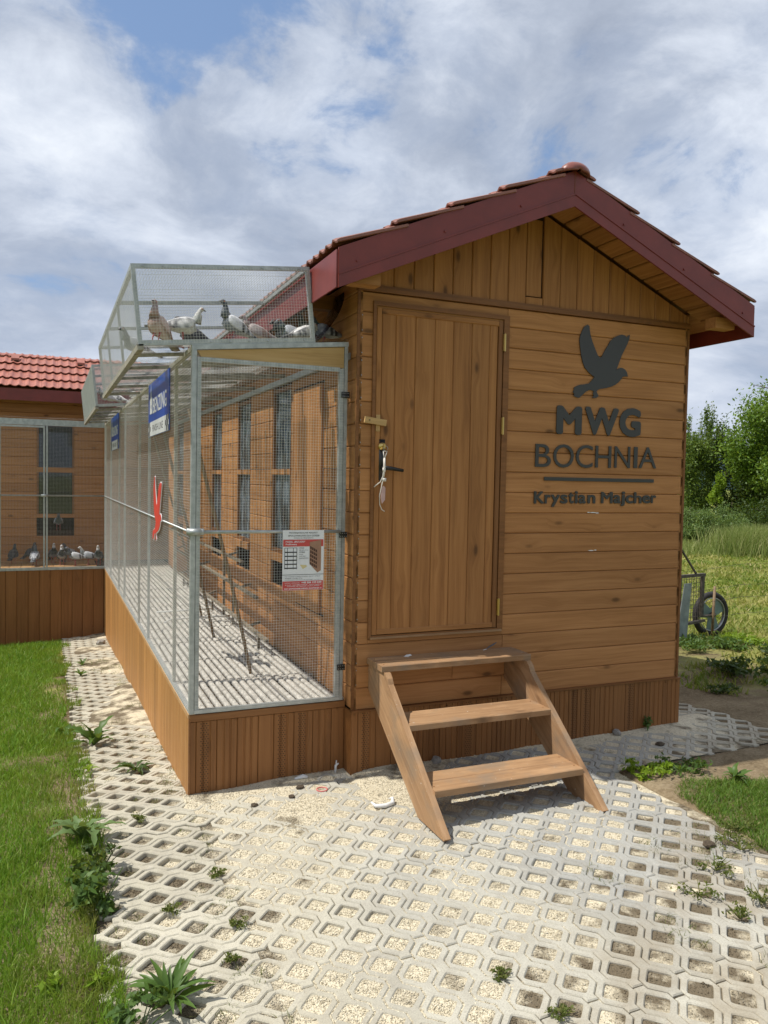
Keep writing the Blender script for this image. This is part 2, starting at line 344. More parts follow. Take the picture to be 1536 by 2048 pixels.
def clearp():
    mt, t, b, out = new_mat('clear_plastic')
    tr = t.n('BsdfTransparent'); gl = t.n('BsdfGlossy', i_Roughness=0.08); fr = t.n('Fresnel', i_IOR=1.45)
    mx = t.n('MixShader'); t.put(mx.inputs[0], t.math('ADD', fr.outputs[0], 0.03)); t.put(mx.inputs[1], tr.outputs[0]); t.put(mx.inputs[2], gl.outputs[0]); t.put(out.inputs[0], mx.outputs[0]); return mt
M['clear'] = clearp()

def slat():
    mt, t, b, out = new_mat('floor_slat_plastic')
    geo = t.n('NewGeometry').outputs['Position']
    n = t.noise(geo, 16, 5, 0.7); f = t.noise(geo, 85, 4, 0.7)
    c = t.ramp(n, [(0.32, (.30, .275, .235)), (0.5, (.52, .49, .43)), (0.68, (.66, .63, .56))])
    c = t.mix(t.ramp(f, [(0.58, 0.0), (0.68, 0.8)]), c, (.10, .085, .065))
    t.put(b.inputs['Base Color'], c); b.inputs['Roughness'].default_value = 0.8
    t.put(b.inputs['Normal'], t.bump(f, 0.5, 0.004)); return mt
M['slat'] = slat()
def plumage():
    mt, t, b, out = new_mat('plumage')
    a = t.n('Attribute', attribute_name='Col'); co = t.n('TexCoord').outputs['Object']
    n = t.noise(t.vmath('MULTIPLY', co, (1, 1, 2)), 70, 3, 0.6)
    t.put(b.inputs['Base Color'], t.mix(1.0, a.outputs['Color'], t.ramp(n, [(0.3, 0.78), (0.7, 1.12)]), 'MULTIPLY')); b.inputs['Roughness'].default_value = 0.65
    b.inputs['Sheen Weight'].default_value = 0.15; return mt
M['plumage'] = plumage()
M['legred'] = plain('pigeon_leg', (.42, .10, .09), 0.6)
M['beak'] = plain('beak', (.06, .05, .05), 0.5)
M['eye'] = plain('eye', (.35, .09, .02), 0.2)

# ------------------------------------------------------------------ geometry helpers
WM = {}
def place(ob, mw, parent):
    """link ob with world matrix mw under parent"""
    COL.objects.link(ob)
    if parent is not None:
        ob.parent = parent; ob.matrix_parent_inverse = Matrix.Identity(4); ob.matrix_basis = WM[parent.name].inverted() @ mw
    else: ob.matrix_basis = mw
    WM[ob.name] = mw.copy(); return ob
def tag(o, label=None, cat=None, group=None, kind=None):
    if label: o['label'] = label
    if cat: o['category'] = cat
    if group: o['group'] = group
    if kind: o['kind'] = kind
    return o
def thing(name, loc, label, cat, group=None, rot=None):
    o = bpy.data.objects.new(name, None); o.empty_display_size = 0.1
    mw = Matrix.Translation(loc)
    if rot is not None: mw = mw @ rot
    place(o, mw, None); return tag(o, label, cat, group)
class MB:
    def __init__(s): s.v = []; s.f = []
    def add(s, vs, fs):
        o = len(s.v); s.v += [tuple(p) for p in vs]; s.f += [tuple(i + o for i in q) for q in fs]; return s
    def box(s, x0, x1, y0, y1, z0, z1):
        return s.add([(x0, y0, z0), (x1, y0, z0), (x1, y1, z0), (x0, y1, z0), (x0, y0, z1), (x1, y0, z1), (x1, y1, z1), (x0, y1, z1)],
                     [(3, 2, 1, 0), (4, 5, 6, 7), (0, 1, 5, 4), (1, 2, 6, 5), (2, 3, 7, 6), (3, 0, 4, 7)])
    def bar(s, p0, p1, wd, ht, upv=(0, 0, 1)):
        p0 = Vector(p0); p1 = Vector(p1); d = (p1 - p0).normalized(); sx = d.cross(Vector(upv))
        if sx.length < 1e-4: sx = d.cross(Vector((1, 0, 0)))
        sx.normalize(); uz = sx.cross(d); a = sx * wd / 2; b = uz * ht / 2
        return s.add([p0 - a - b, p0 + a - b, p0 + a + b, p0 - a + b, p1 - a - b, p1 + a - b, p1 + a + b, p1 - a + b],
                     [(3, 2, 1, 0), (4, 5, 6, 7), (0, 1, 5, 4), (1, 2, 6, 5), (2, 3, 7, 6), (3, 0, 4, 7)])
    def tube(s, pts, rad, n=6, caps=True):
        pts = [Vector(p) for p in pts]; rads = rad if isinstance(rad, (list, tuple)) else [rad] * len(pts)
        o = len(s.v); ref = None
        for i, p in enumerate(pts):
            d = (pts[min(i + 1, len(pts) - 1)] - pts[max(i - 1, 0)]).normalized()
            if ref is None: ref = d.orthogonal().normalized()
            ref = (ref - d * ref.dot(d)); ref = ref.normalized() if ref.length > 1e-6 else d.orthogonal().normalized()
            bi = d.cross(ref)
            for k in range(n):
                a = 2 * math.pi * k / n; q = p + (ref * math.cos(a) + bi * math.sin(a)) * rads[i]; s.v.append(tuple(q))
        for i in range(len(pts) - 1):
            for k in range(n):
                a = o + i * n + k; b = o + i * n + (k + 1) % n; s.f.append((a, b, b + n, a + n))
        if caps:
            s.f.append(tuple(o + k for k in reversed(range(n)))); e = o + (len(pts) - 1) * n; s.f.append(tuple(e + k for k in range(n)))
        return s
    def prism(s, poly, fn, t):
        """closed 2-D outline -> plate of thickness t; fn(u, v, depth) gives the point"""
        n = len(poly); o = len(s.v)
        s.v += [tuple(fn(u, v, 0)) for u, v in poly] + [tuple(fn(u, v, t)) for u, v in poly]
        s.f.append(tuple(o + i for i in range(n))); s.f.append(tuple(o + n + i for i in reversed(range(n))))
        for i in range(n): j = (i + 1) % n; s.f.append((o + j, o + i, o + n + i, o + n + j))
        return s
    def mesh(s, name):
        me = bpy.data.meshes.new(name); me.from_pydata(s.v, [], s.f); me.update(); return me
def fixn(me):
    bm = bmesh.new(); bm.from_mesh(me); bmesh.ops.recalc_face_normals(bm, faces=bm.faces); bm.to_mesh(me); bm.free()
def part(name, mb, mat, parent=None, smooth=False, at=None, kind=None, label=None, fix=False):
    """mesh given in world coordinates -> object at its parent's place (or at)"""
    org = Vector(at) if at is not None else (WM[parent.name].translation.copy() if parent is not None else Vector((0, 0, 0)))
    pw = WM[parent.name] if (parent is not None and at is None) else Matrix.Translation(org)
    inv = pw.inverted(); mb.v = [tuple(inv @ Vector(p)) for p in mb.v]
    me = mb.mesh(name); me.materials.append(mat if not isinstance(mat, str) else M[mat])
    if fix: fixn(me)
    if smooth: me.polygons.foreach_set('use_smooth', [True] * len(me.polygons))
    ob = bpy.data.objects.new(name, me); place(ob, pw, parent)
    if kind: ob['kind'] = kind
    if label: ob['label'] = label
    return ob
def np_mesh(name, verts, faces, mat):
    me = bpy.data.meshes.new(name); k = faces.shape[1]
    me.vertices.add(len(verts)); me.vertices.foreach_set('co', np.ascontiguousarray(verts, dtype=np.float32).ravel())
    me.loops.add(faces.size); me.loops.foreach_set('vertex_index', np.ascontiguousarray(faces, dtype=np.int32).ravel())
    me.polygons.add(len(faces)); me.polygons.foreach_set('loop_start', np.arange(0, faces.size, k, dtype=np.int32))
    me.polygons.foreach_set('loop_total', np.full(len(faces), k, dtype=np.int32))
    me.update(calc_edges=True); me.materials.append(M[mat]); return me
def frame(o, ax, nrm):
    ax = Vector(ax).normalized(); nrm = Vector(nrm).normalized(); wd = nrm.cross(ax)
    mt = Matrix((ax, wd, nrm)).transposed().to_4x4(); mt.translation = Vector(o); return mt
_pc = {}
def plank(name, parent, mat, p0, p1, nrm, wd, t, bev=0.004, s0=0.0, s1=0.0, grooves=0, label=None):
    """a board: p0..p1 middle of its front face, nrm the way it faces; s0/s1 slant its ends; grooves: flutes on the face"""
    p0 = Vector(p0); p1 = Vector(p1); L = (p1 - p0).length
    key = (round(L, 4), round(wd, 4), round(t, 4), bev, round(s0, 4), round(s1, 4), grooves, mat)
    me = _pc.get(key)
    if me is None:
        h = wd / 2; prof = [(-h, -t), (-h, -bev), (-h + bev, 0)]
        if grooves:
            for k in range(grooves):
                c = -h + wd * (k + 1) / (grooves + 1); gw = min(.007, wd * .06); prof += [(c - gw, 0), (c - gw * .4, -.005), (c + gw * .4, -.005), (c + gw, 0)]
        prof += [(h - bev, 0), (h, -bev), (h, -t)]
        mb = MB(); n = len(prof)
        vs = [(0 + s0 * (y / h), y, z) for y, z in prof] + [(L + s1 * (y / h), y, z) for y, z in prof]
        fs = [(i, (i + 1) % n, n + (i + 1) % n, n + i) for i in range(n)] + [tuple(reversed(range(n))), tuple(range(n, 2 * n))]
        mb.add(vs, fs); me = mb.mesh(name); me.materials.append(M[mat]); fixn(me); _pc[key] = me
    ob = bpy.data.objects.new(name, me); place(ob, frame(p0, p1 - p0, nrm), parent)
    if label: ob['label'] = label
    return ob
def copy_tree(o, mw, label=None, parent=None):
    c = o.copy(); kids = list(o.children); COL.objects.link(c)
    if parent is None:
        c.parent = None; c.matrix_basis = mw
        if label: c['label'] = label
    else: c.parent = parent
    for k in kids: copy_tree(k, None, None, c)
    return c
def text_mesh(body, x0, x1, z0, z1, y, mat, parent, name='letter', depth=0.012, bold=0.0, face='-y', flip=False, keep=False, label=None):
    """raised or printed lettering fitted to the rectangle x0..x1, z0..z1 on a wall facing -y ('-y') or -x ('-x')"""
    cu = bpy.data.curves.new('txt', 'FONT'); cu.body = body; cu.size = 1; cu.resolution_u = 4; cu.extrude = 0
    ob = bpy.data.objects.new('txt', cu); COL.objects.link(ob)
    dg = bpy.context.evaluated_depsgraph_get(); me = bpy.data.meshes.new_from_object(ob.evaluated_get(dg))
    bpy.data.objects.remove(ob); bpy.data.curves.remove(cu)
    bm = bmesh.new()
    # a heavier weight is the same letter struck again a little to each side, each strike a hair further out
    strikes = [(0, 0)] + ([(bold * math.cos(k * math.pi / 4), bold * math.sin(k * math.pi / 4)) for k in range(8)] if bold else [])
    for si, (ox, oy) in enumerate(strikes):
        n0 = len(bm.verts); bm.from_mesh(me); bm.verts.ensure_lookup_table()
        for v in bm.verts[n0:]: v.co.x += ox; v.co.y += oy; v.co.z = si * .02
    bpy.data.meshes.remove(me)
    bmesh.ops.remove_doubles(bm, verts=bm.verts, dist=1e-5)
    xs = [v.co.x for v in bm.verts]; ys = [v.co.y for v in bm.verts]
    a, b, c, d = min(xs), max(xs), min(ys), max(ys)
    sx = (x1 - x0) / max(b - a, 1e-6); sz = (z1 - z0) / max(d - c, 1e-6)
    if depth > 0:
        ret = bmesh.ops.extrude_face_region(bm, geom=bm.faces[:]); nv = [e for e in ret['geom'] if isinstance(e, bmesh.types.BMVert)]
        for v in nv: v.co.z += 1.0
    for v in bm.verts:
        u = x0 + (v.co.x - a) * sx; q = z0 + (v.co.y - c) * sz; dd = v.co.z * depth
        v.co = Vector((u, y - dd, q)) if face == '-y' else Vector((y - dd, u, q))
    bmesh.ops.recalc_face_normals(bm, faces=bm.faces)
    org = WM[parent.name].translation
    for v in bm.verts: v.co -= org
    me = bpy.data.meshes.new(name); bm.to_mesh(me); bm.free(); me.materials.append(M[mat]); me.polygons.foreach_set('use_smooth', [False] * len(me.polygons))
    o = bpy.data.objects.new(name, me); place(o, Matrix.Translation(org), parent)
    if label: o['label'] = label
    return o
WIRE = 0.00048
def wires(mb, o, a, b, la, lb, pitch, rad=WIRE, pa=None):
    """welded mesh on the plane o + u*a + v*b (a, b unit vectors)"""
    o = Vector(o); a = Vector(a); b = Vector(b); nrm = a.cross(b)
    pa = pa or pitch
    for i in range(int(la / pa) + 1):
        p = o + a * (i * pa); q = p + b * lb
        s = rad; mb.add([p - a * s - nrm * s, p + a * s - nrm * s, p + a * s + nrm * s, p - a * s + nrm * s, q - a * s - nrm * s, q + a * s - nrm * s, q + a * s + nrm * s, q - a * s + nrm * s],
                        [(0, 1, 5, 4), (1, 2, 6, 5), (2, 3, 7, 6), (3, 0, 4, 7)])
    off = nrm * rad * 1.2
    for j in range(int(lb / pitch) + 1):
        p = o + b * (j * pitch) + off; q = p + a * la; s = rad
        mb.add([p - b * s - nrm * s, p + b * s - nrm * s, p + b * s + nrm * s, p - b * s + nrm * s, q - b * s - nrm * s, q + b * s - nrm * s, q + b * s + nrm * s, q - b * s + nrm * s],
               [(0, 1, 5, 4), (1, 2, 6, 5), (2, 3, 7, 6), (3, 0, 4, 7)])
    return mb

# ------------------------------------------------------------------ the ground
def axis(dense0, dense1, step, lo, hi):
    a = list(np.arange(dense0, dense1 + 1e-6, step)); st = step
    while a[-1] < hi: st *= 1.22; a.append(a[-1] + st)
    st = step
    while a[0] > lo: st *= 1.22; a.insert(0, a[0] - st)
    return np.array(a)
gx = axis(-3.0, 7.0, 0.06, -600, 900); gy = axis(-3.5, 9.0, 0.06, -500, 900)
X, Y = np.meshgrid(gx, gy); Z = g(X, Y)
bumps = (vn(X + 9, Y + 4, 1.7) - .5) * .05 + (vn(X + 3, Y + 8, 6) - .5) * .018
Z = Z + np.where(paved(X, Y, -.05), 0, bumps) - np.where(paved(X, Y, 0.03), 0.11, 0.0) - .012
nx_, ny_ = len(gx), len(gy)
V = np.stack([X.ravel(), Y.ravel(), Z.ravel()], 1)
ii = (np.arange(ny_ - 1)[:, None] * nx_ + np.arange(nx_ - 1)[None, :]).ravel()
Fq = np.stack([ii, ii + 1, ii + 1 + nx_, ii + nx_], 1)
me = np_mesh('ground', V, Fq, 'earth'); me.polygons.foreach_set('use_smooth', [True] * len(me.polygons))
ob = bpy.data.objects.new('ground', me); place(ob, Matrix.Identity(4), None); tag(ob, kind='structure', label='bare earth and rough meadow around the lofts')
mb = MB()      # distant wooded hill
for k in range(40):
    a = k / 39; px = 120 + a * 420; py = 420 - a * 330; h = 13 + 7 * math.sin(a * 5.2 + .6) + 2.5 * math.sin(a * 31) + random.random() * 1.6
    d = Vector((px, py, 0)).normalized(); mb.v += [(px, py, -6), (px + d.x * 12, py + d.y * 12, h * .8), (px + d.x * 50, py + d.y * 50, h), (px + d.x * 120, py + d.y * 120, -6)]
    if k:
        b = (k - 1) * 4
        for q in range(3): mb.f.append((b + q, b + 4 + q, b + 5 + q, b + 1 + q))
ob = part('hills', mb, 'hill', None, True); tag(ob, kind='structure', label='dark wooded hill far away')

# ------------------------------------------------------------------ gravel bed and pebbles
def bed(x, y):
    x = np.asarray(x, float); y = np.asarray(y, float)
    b = -.0068 + (vn(x + 5, y + 3, 4.2) - .5) * .008 - .007 * smooth(.55, .8, vn(x + 1, y + 7, 2.3)) - .010 * smooth(-.95, -1.2, x)
    yb = np.where(x < 0, .1, 0.0); dd = np.clip(yb - y, 0, 9)
    b = b + np.where((x > -.96) & (y < .13), np.exp(-dd / .12) * np.where(x < .35, .026, .018), 0) * (0.75 + .5 * vn(x, y, 5))
    strip = smooth(1.2, 2.6, y) * np.where(x < -.9, 1, 0)
    b = b + strip * .028 * smooth(.35, .7, vn(x + 2, y + 1, 1.8)) * smooth(-1.5, -1.25, x)
    b = b + .012 * smooth(.66, .86, vn(x + 11, y + 6, 1.6)) * smooth(-.9, -.3, y) * np.where((x > -.9) & (x < .6), 1, 0)
    return g(x, y) + b
bx_ = np.arange(-1.49, 2.86, .03); by_ = np.arange(-3.4, 8.3, .03)
X, Y = np.meshgrid(bx_, by_); Z = bed(X, Y); nx_ = len(bx_); ny_ = len(by_)
V = np.stack([X.ravel(), Y.ravel(), Z.ravel()], 1)
ii = (np.arange(ny_ - 1)[:, None] * nx_ + np.arange(nx_ - 1)[None, :]).ravel()
cxm = V[ii, 0] + .015; cym = V[ii, 1] + .015
keep = paved(cxm, cym, 0.0) & ~((cxm > -.85) & (cxm < 2.4) & (cym > .25))
ii = ii[keep]; Fq = np.stack([ii, ii + 1, ii + 1 + nx_, ii + nx_], 1)
# pebbles
def pebbles(px, py, size):
    n = len(px); base = np.array([(1, 0, 0), (-1, 0, 0), (0, 1, 0), (0, -1, 0), (0, 0, 1), (0, 0, -1)], float)
    sc = size[:, None] * rng.uniform(.55, 1.15, (n, 3)); sc[:, 2] *= .75
    a = rng.uniform(0, 2 * np.pi, n); ca, sa = np.cos(a), np.sin(a); tlt = rng.uniform(-.5, .5, n)
    P = base[None] * sc[:, None, :]
    P = P + rng.normal(0, .16, P.shape) * size[:, None, None]
    xx = P[..., 0] * ca[:, None] - P[..., 1] * sa[:, None]; yy = P[..., 0] * sa[:, None] + P[..., 1] * ca[:, None]; zz = P[..., 2] + xx * tlt[:, None] * .4
    xx += px[:, None]; yy += py[:, None]; zz += (bed(px, py) + size * .25)[:, None]
    vv = np.stack([xx, yy, zz], -1).reshape(-1, 3)
    f = np.array([(0, 2, 4), (2, 1, 4), (1, 3, 4), (3, 0, 4), (2, 0, 5), (1, 2, 5), (3, 1, 5), (0, 3, 5)])
    return vv, (np.arange(n)[:, None, None] * 6 + f[None]).reshape(-1, 3)
cand = 520000
px = rng.uniform(-1.47, 2.0, cand); py = rng.uniform(-2.75, 1.6, cand)
dcam = np.hypot(px - CAM.x, py - CAM.y)
q = .0955; hx0, hy0 = -.809, -.478
ok = paved(px, py, .0) & ~((px > -.92) & (py > .08)) & ~((px > -.02) & (py > 0)) & (rng.random(cand) < np.clip(1.35 - dcam / 4.6, .16, 1))
px, py = px[ok], py[ok]
soilp = ((px * .72 - (py + 1.45)) > .55) & (rng.random(len(px)) < .72); px, py = px[~soilp], py[~soilp]
px, py = px[:140000], py[:140000]
sz = rng.uniform(.0019, .0043, len(px)) * np.where(rng.random(len(px)) < .06, 1.7, 1)
pv, pf = pebbles(px, py, sz)
tri = np.concatenate([Fq[:, [0, 1, 2]], Fq[:, [0, 2, 3]]]); nb = len(V)
me = np_mesh('gravel', np.concatenate([V, pv]), np.concatenate([tri, pf + nb]), 'gravel')
ob = bpy.data.objects.new('gravel', me); place(ob, Matrix.Identity(4), None); tag(ob, 'pale limestone gravel filling the paver cells', kind='stuff')

# ------------------------------------------------------------------ openwork paving slabs
def offset_poly(poly, d):
    n = len(poly); out = []
    for i in range(n):
        a = Vector(poly[i - 1]); b = Vector(poly[i]); c = Vector(poly[(i + 1) % n])
        d1 = (b - a).normalized(); d2 = (c - b).normalized(); n1 = Vector((-d1.y, d1.x)); n2_ = Vector((-d2.y, d2.x))
        k = n1 + n2_; k = k / max(.35, k.dot(n1)); out.append(tuple(b + k * d))
    return out
def ccw(p):
    a = sum(p[i - 1][0] * p[i][1] - p[i][0] * p[i - 1][1] for i in range(len(p))); return p if a > 0 else p[::-1]
def slab_mesh(seed):
    rs = random.Random(seed); bm = bmesh.new(); H = .075; gap = .0022
    hi, lo, hh = .74 * q, .26 * q, .26 * q
    def sheet_loops(outer, holes):
        loops = [ccw(outer)] + [ccw(h)[::-1] for h in holes]
        tops = []; 
        for lp in loops:
            inn = offset_poly(lp, .0038)                     # left of travel = material side
            vt = [bm.verts.new((x, y, 0)) for x, y in inn]; vm = [bm.verts.new((x, y, -.0045)) for x, y in lp]; vb = [bm.verts.new((x, y, -H)) for x, y in lp]
            n = len(lp)
            for i in range(n):
                j = (i + 1) % n
                bm.faces.new((vm[i], vm[j], vt[j], vt[i])); bm.faces.new((vb[i], vb[j], vm[j], vm[i]))
            tops += [bm.edges.get((vt[i], vt[(i + 1) % n])) for i in range(n)]
            tops += []
        for i, e in enumerate(tops):
            pass
        es = []
        for e in bm.edges:
            if all(abs(v.co.z) < 1e-7 for v in e.verts) and len(e.link_faces) == 1: es.append(e)
        bmesh.ops.triangle_fill(bm, use_beauty=True, use_dissolve=False, edges=es, normal=(0, 0, 1))
    for c in range(4):
        y0 = 0.0 if c % 2 == 0 else q; x0 = c * q; right = []; left = []
        for k in range(3):
            cy = y0 + 2 * q * k
            j = lambda: rs.uniform(-.0012, .0012)
            right += [(x0 + hi - gap + j(), cy - hh + j()), (x0 + hi - gap + j(), cy + hh + j())]
            left += [(x0 - hi + gap + j(), cy - hh + j()), (x0 - hi + gap + j(), cy + hh + j())]
            if k < 2:
                right += [(x0 + lo - gap, cy + q - hh), (x0 + lo - gap, cy + q + hh)]; left += [(x0 - lo + gap, cy + q - hh), (x0 - lo + gap, cy + q + hh)]
        e = q - gap
        right = [(x0 + lo - gap, y0 - e), (x0 + lo - gap, y0 - q + hh)] + right + [(x0 + lo - gap, y0 + 5 * q - hh), (x0 + lo - gap, y0 + 4 * q + e)]
        left = [(x0 - lo + gap, y0 - e), (x0 - lo + gap, y0 - q + hh)] + left + [(x0 - lo + gap, y0 + 5 * q - hh), (x0 - lo + gap, y0 + 4 * q + e)]
        outer = right + left[::-1]
        holes = []
        r = .0575; ch = .0085
        for k in range(3):
            cy = y0 + 2 * q * k; pts = []
            for a in range(4):
                ang = a * math.pi / 2; dx_, dy_ = math.cos(ang), math.sin(ang); tx, ty = -dy_, dx_
                rr = r + rs.uniform(-.002, .002)
                pts += [(x0 + dx_ * (rr - ch) - tx * ch, cy + dy_ * (rr - ch) - ty * ch), (x0 + dx_ * (rr - ch * .45), cy + dy_ * (rr - ch * .45)), (x0 + dx_ * (rr - ch) + tx * ch, cy + dy_ * (rr - ch) + ty * ch)]
            holes.append(pts)
        # fill each chain on its own by tagging
        before = set(bm.faces)
        sheet_loops(outer, holes)
    bmesh.ops.recalc_face_normals(bm, faces=bm.faces)
    me = bpy.data.meshes.new('paving_slab'); bm.to_mesh(me); bm.free(); me.materials.append(M['concrete']); return me
slabs = [slab_mesh(i) for i in range(4)]
pave = bpy.data.objects.new('pavement', None); place(pave, Matrix.Identity(4), None)
tag(pave, 'openwork concrete paving of zigzag slabs with gravel cells', kind='structure')
def lay(x, y, rot):
    cx_ = x + (1.5 * q if not rot else 2.5 * q) ; cy_ = y + (2.5 * q if not rot else 1.5 * q)
    e = .1; z0 = g1(cx_, cy_); n = Vector((-(g1(cx_ + e, cy_) - g1(cx_ - e, cy_)) / (2 * e), -(g1(cx_, cy_ + e) - g1(cx_, cy_ - e)) / (2 * e), 1)).normalized()
    n = (n + Vector((random.gauss(0, .0035), random.gauss(0, .0035), 0))).normalized()
    a = R(random.gauss(0, .35)) + (math.pi / 2 if rot else 0)
    ax = Vector((math.cos(a), math.sin(a), 0)); ax = (ax - n * ax.dot(n)).normalized(); bx = n.cross(ax)
    mt = Matrix((ax, bx, n)).transposed().to_4x4()
    ctr = Vector((cx_, cy_, z0 + random.gauss(0, .0022))); loc = Vector((1.5 * q, 2.5 * q, 0))
    mt.translation = ctr - (mt.to_3x3() @ loc)
    ob = bpy.data.objects.new('paving_slab', random.choice(slabs)); place(ob, mt, pave)
xr = hx0
for row in range(-4, 2):
    y = hy0 + row * 6 * q
    for c in range(0, 10):
        x = xr + c * 4 * q
        mx, my = x + 1.5 * q, y + 3 * q
        if not bool(paved(mx, my, -.02)): continue
        if my > .42 and mx < 2.4: continue
        lay(x, y, False)
for c in range(2):                                       # apron past the right wall
    for row in range(1, 4): lay(2.47 + c * .382 - .0, hy0 + (row) * 6 * q, False) if c == 0 else None
k = 0; y = -2.9
while y < 7.55:
    lay(-1.405 + random.uniform(-.012, .012), y, True); y += 4 * q * 1.003

# ------------------------------------------------------------------ the loft house with the sign
W, ZT, ZS, LEN = 2.4755, 2.84, .3786, 7.9
SL = .434                                        # roof pitch
XE, YO = -.25, -.326                             # eave and verge overhang
def soff(x): xx = min(x, W - x); return 2.82 + SL * (xx - XE)
loft = thing('pigeon_loft', (W / 2, 0, 0), 'brown timber pigeon loft with the dove sign and a plank door', 'loft')
P = .1303
zc = [ZS + P * k for k in range(19)]
part('wall', MB().box(.028, W - .028, .022, .05, .02, 2.86).box(.028, W - .028, LEN - .05, LEN - .02, .0, 2.86)
     .box(W - .05, W - .028, .05, LEN - .05, -.4, 2.86).box(.05, W - .05, .05, LEN - .05, .32, .36)
     .prism([(0.02, 2.86), (W - .02, 2.86), (W - .02, soff(W - .02)), (W / 2, soff(W / 2)), (.02, soff(.02))], lambda u, v, d: (u, .024 + d, v), .03)
     .prism([(0.02, 2.86), (W - .02, 2.86), (W - .02, soff(W - .02)), (W / 2, soff(W / 2)), (.02, soff(.02))], lambda u, v, d: (u, LEN - .05 + d, v), .03), 'core', loft)
WINS = [(1.36 + 1.277 * k, 1.90 + 1.277 * k) for k in range(5)]
core = MB().box(.028, .05, .05, LEN - .05, -.5, .895)
core.box(.028, .05, .05, LEN - .05, 2.445, 2.86)
ys = [.05] + [v for wv in WINS for v in wv] + [LEN - .05]
for i in range(0, len(ys), 2): core.box(.028, .05, ys[i], ys[i + 1], .895, 2.445)
for a, b in WINS: core.box(.028, .05, a, b, 1.092, 1.16)
part('wall', core, 'core', loft)
# front boards
DX0, DX1, DZ0, DZ1 = .087, 1.0105, .802, 2.79
gp = .006
for k, z in enumerate(zc):
    z1 = zc[k + 1] if k + 1 < len(zc) else ZT
    hgt = z1 - z; zm = (z + z1) / 2
    segs = []
    if z1 < DZ0 + .01: segs = [(0, 1.018), (1.022, W)] if k != 1 else [(0, .66), (.664, W)]
    elif z > DZ1 - .09: segs = [(0, 1.0), (1.004, W)]
    else: segs = [(0, DX0), (DX1, W)]
    if z < DZ0 < z1: plank('plank', loft, 'wood', (DX0 + .002, 0, (z + DZ0) / 2), (DX1 - .002, 0, (z + DZ0) / 2), (0, -1, 0), DZ0 - z - .003, .022, .005)
    for a, b in segs:
        lo_, hi_ = z, z1
        plank('plank', loft, 'wood', (a, 0, (lo_ + hi_) / 2), (b, 0, (lo_ + hi_) / 2), (0, -1, 0), hi_ - lo_ - gp * .35, .022, .005)
part('trim', MB().box(-.012, W + .012, -.016, .02, ZT + .002, ZT + .026).box(-.008, W + .008, -.008, .02, ZT + .026, ZT + .042), 'wood_dark', loft)
# gable boards
x = -.045; n = 0
while x < W:
    a, b = max(x, 0.004), min(x + .1306, W - .004)
    if b - a > .02:
        za, zb_ = soff(a), soff(b); zl = min(za, zb_); c = (a + b) / 2; zm = soff(c) if not (a < W / 2 < b) else min(soff(a), soff(b)) + .01
        if 1.19 < c < 1.31:
            plank('plank', loft, 'wood_shaded', (c, 0.0, 2.884), (c, 0.0, 2.926), (0, -1, 0), b - a - .003, .02, .005)
            plank('vent_flap', loft, 'wood_shaded', (c, .012, 2.936), (c, .012, zm - .01), (0, -1, 0), b - a - .016, .012, .004)
        elif (a + .0) < W / 2 < b: plank('plank', loft, 'wood_shaded', (c, 0, 2.884), (c, 0, zm), (0, -1, 0), b - a - .003, .02, .005)
        else:
            s = SL * (b - a) / 2 * (1 if c < W / 2 else -1)
            # plank axis is +z and its width axis runs along -x or +x: n x ax
            plank('plank', loft, 'wood_shaded', (c, 0, 2.884), (c, 0, zm), (0, -1, 0), b - a - .003, .02, .005, s1=-s if Vector((0, -1, 0)).cross(Vector((0, 0, 1))).x < 0 else s)
    x += .1306
# side boards (left wall with its windows)
for k, z in enumerate(zc + [ZT]):
    z1 = z + P if k < 18 else (ZT if k == 18 else ZT + .09)
    zm = (z + z1) / 2
    cuts = []
    if z1 > .9 and z < 2.44: cuts = WINS
    pts = [0.0]
    for a, b in cuts: pts += [a, b]
    pts.append(LEN)
    for i in range(0, len(pts), 2):
        a, b = pts[i], pts[i + 1]
        if not cuts:
            for aa, bb in ((0, 2.6), (2.604, 5.3), (5.304, LEN)): plank('plank', loft, 'wood', (0, aa, zm), (0, bb, zm), (-1, 0, 0), z1 - z - .002, .022, .006)
        else: plank('plank', loft, 'wood', (0, a, zm), (0, b, zm), (-1, 0, 0), z1 - z - .002, .022, .006)
    plank('plank', loft, 'wood', (W, 0, zm), (W, LEN, zm), (1, 0, 0), z1 - z - .002, .022, .006)
# corner beads with ragged board ends
cb = MB().box(-.010, .006, -.006, .004, ZS, ZT)
for k, z in enumerate(zc): cb.box(-.014, -.008, -.010, .002, z - .012, z + .008)
part('corner_strip', cb, 'wood_dark', loft)
part('corner_strip', MB().box(W - .006, W + .010, -.006, .012, ZS, ZT), 'wood_dark', loft)
# skirting of the house front and right side
def perf(parent, x0, x1, z0f, z1, y):
    mb = MB(); s = .0034; z = z1 - .012; r_ = 0
    while z > z0f:
        for c in range(3):
            xx = x0 + (x1 - x0) * (c + .5) / 3 + (.004 if r_ % 2 else -.004)
            mb.add([(xx - s * 1.5, y - .0008, z), (xx, y - .0008, z - s), (xx + s * 1.5, y - .0008, z), (xx, y - .0008, z + s)], [(0, 1, 2, 3)])
        z -= .0125; r_ += 1
    part('perforation', mb, 'core', parent, kind='stuff')
def skirt_front(parent, xs, y, ztop, perfs):
    for i in range(len(xs) - 1):
        a, b = xs[i], xs[i + 1]; zb_ = min(g1(a, y), g1(b, y)) - .05; c = (a + b) / 2
        o = plank('skirting_board', parent, 'skirt', (c, y, zb_), (c, y, ztop), (0, -1, 0), b - a - .002, .016, .003, grooves=2 if b - a > .1 else 0)
        if i in perfs: perf(o, a + .012 + (b - a) * .1, a + .058 + (b - a) * .1, zb_ + .04, ztop, y)
xs = [-.012]; 
wds = [.042, .115, .10, .115, .10, .115]; i = 0
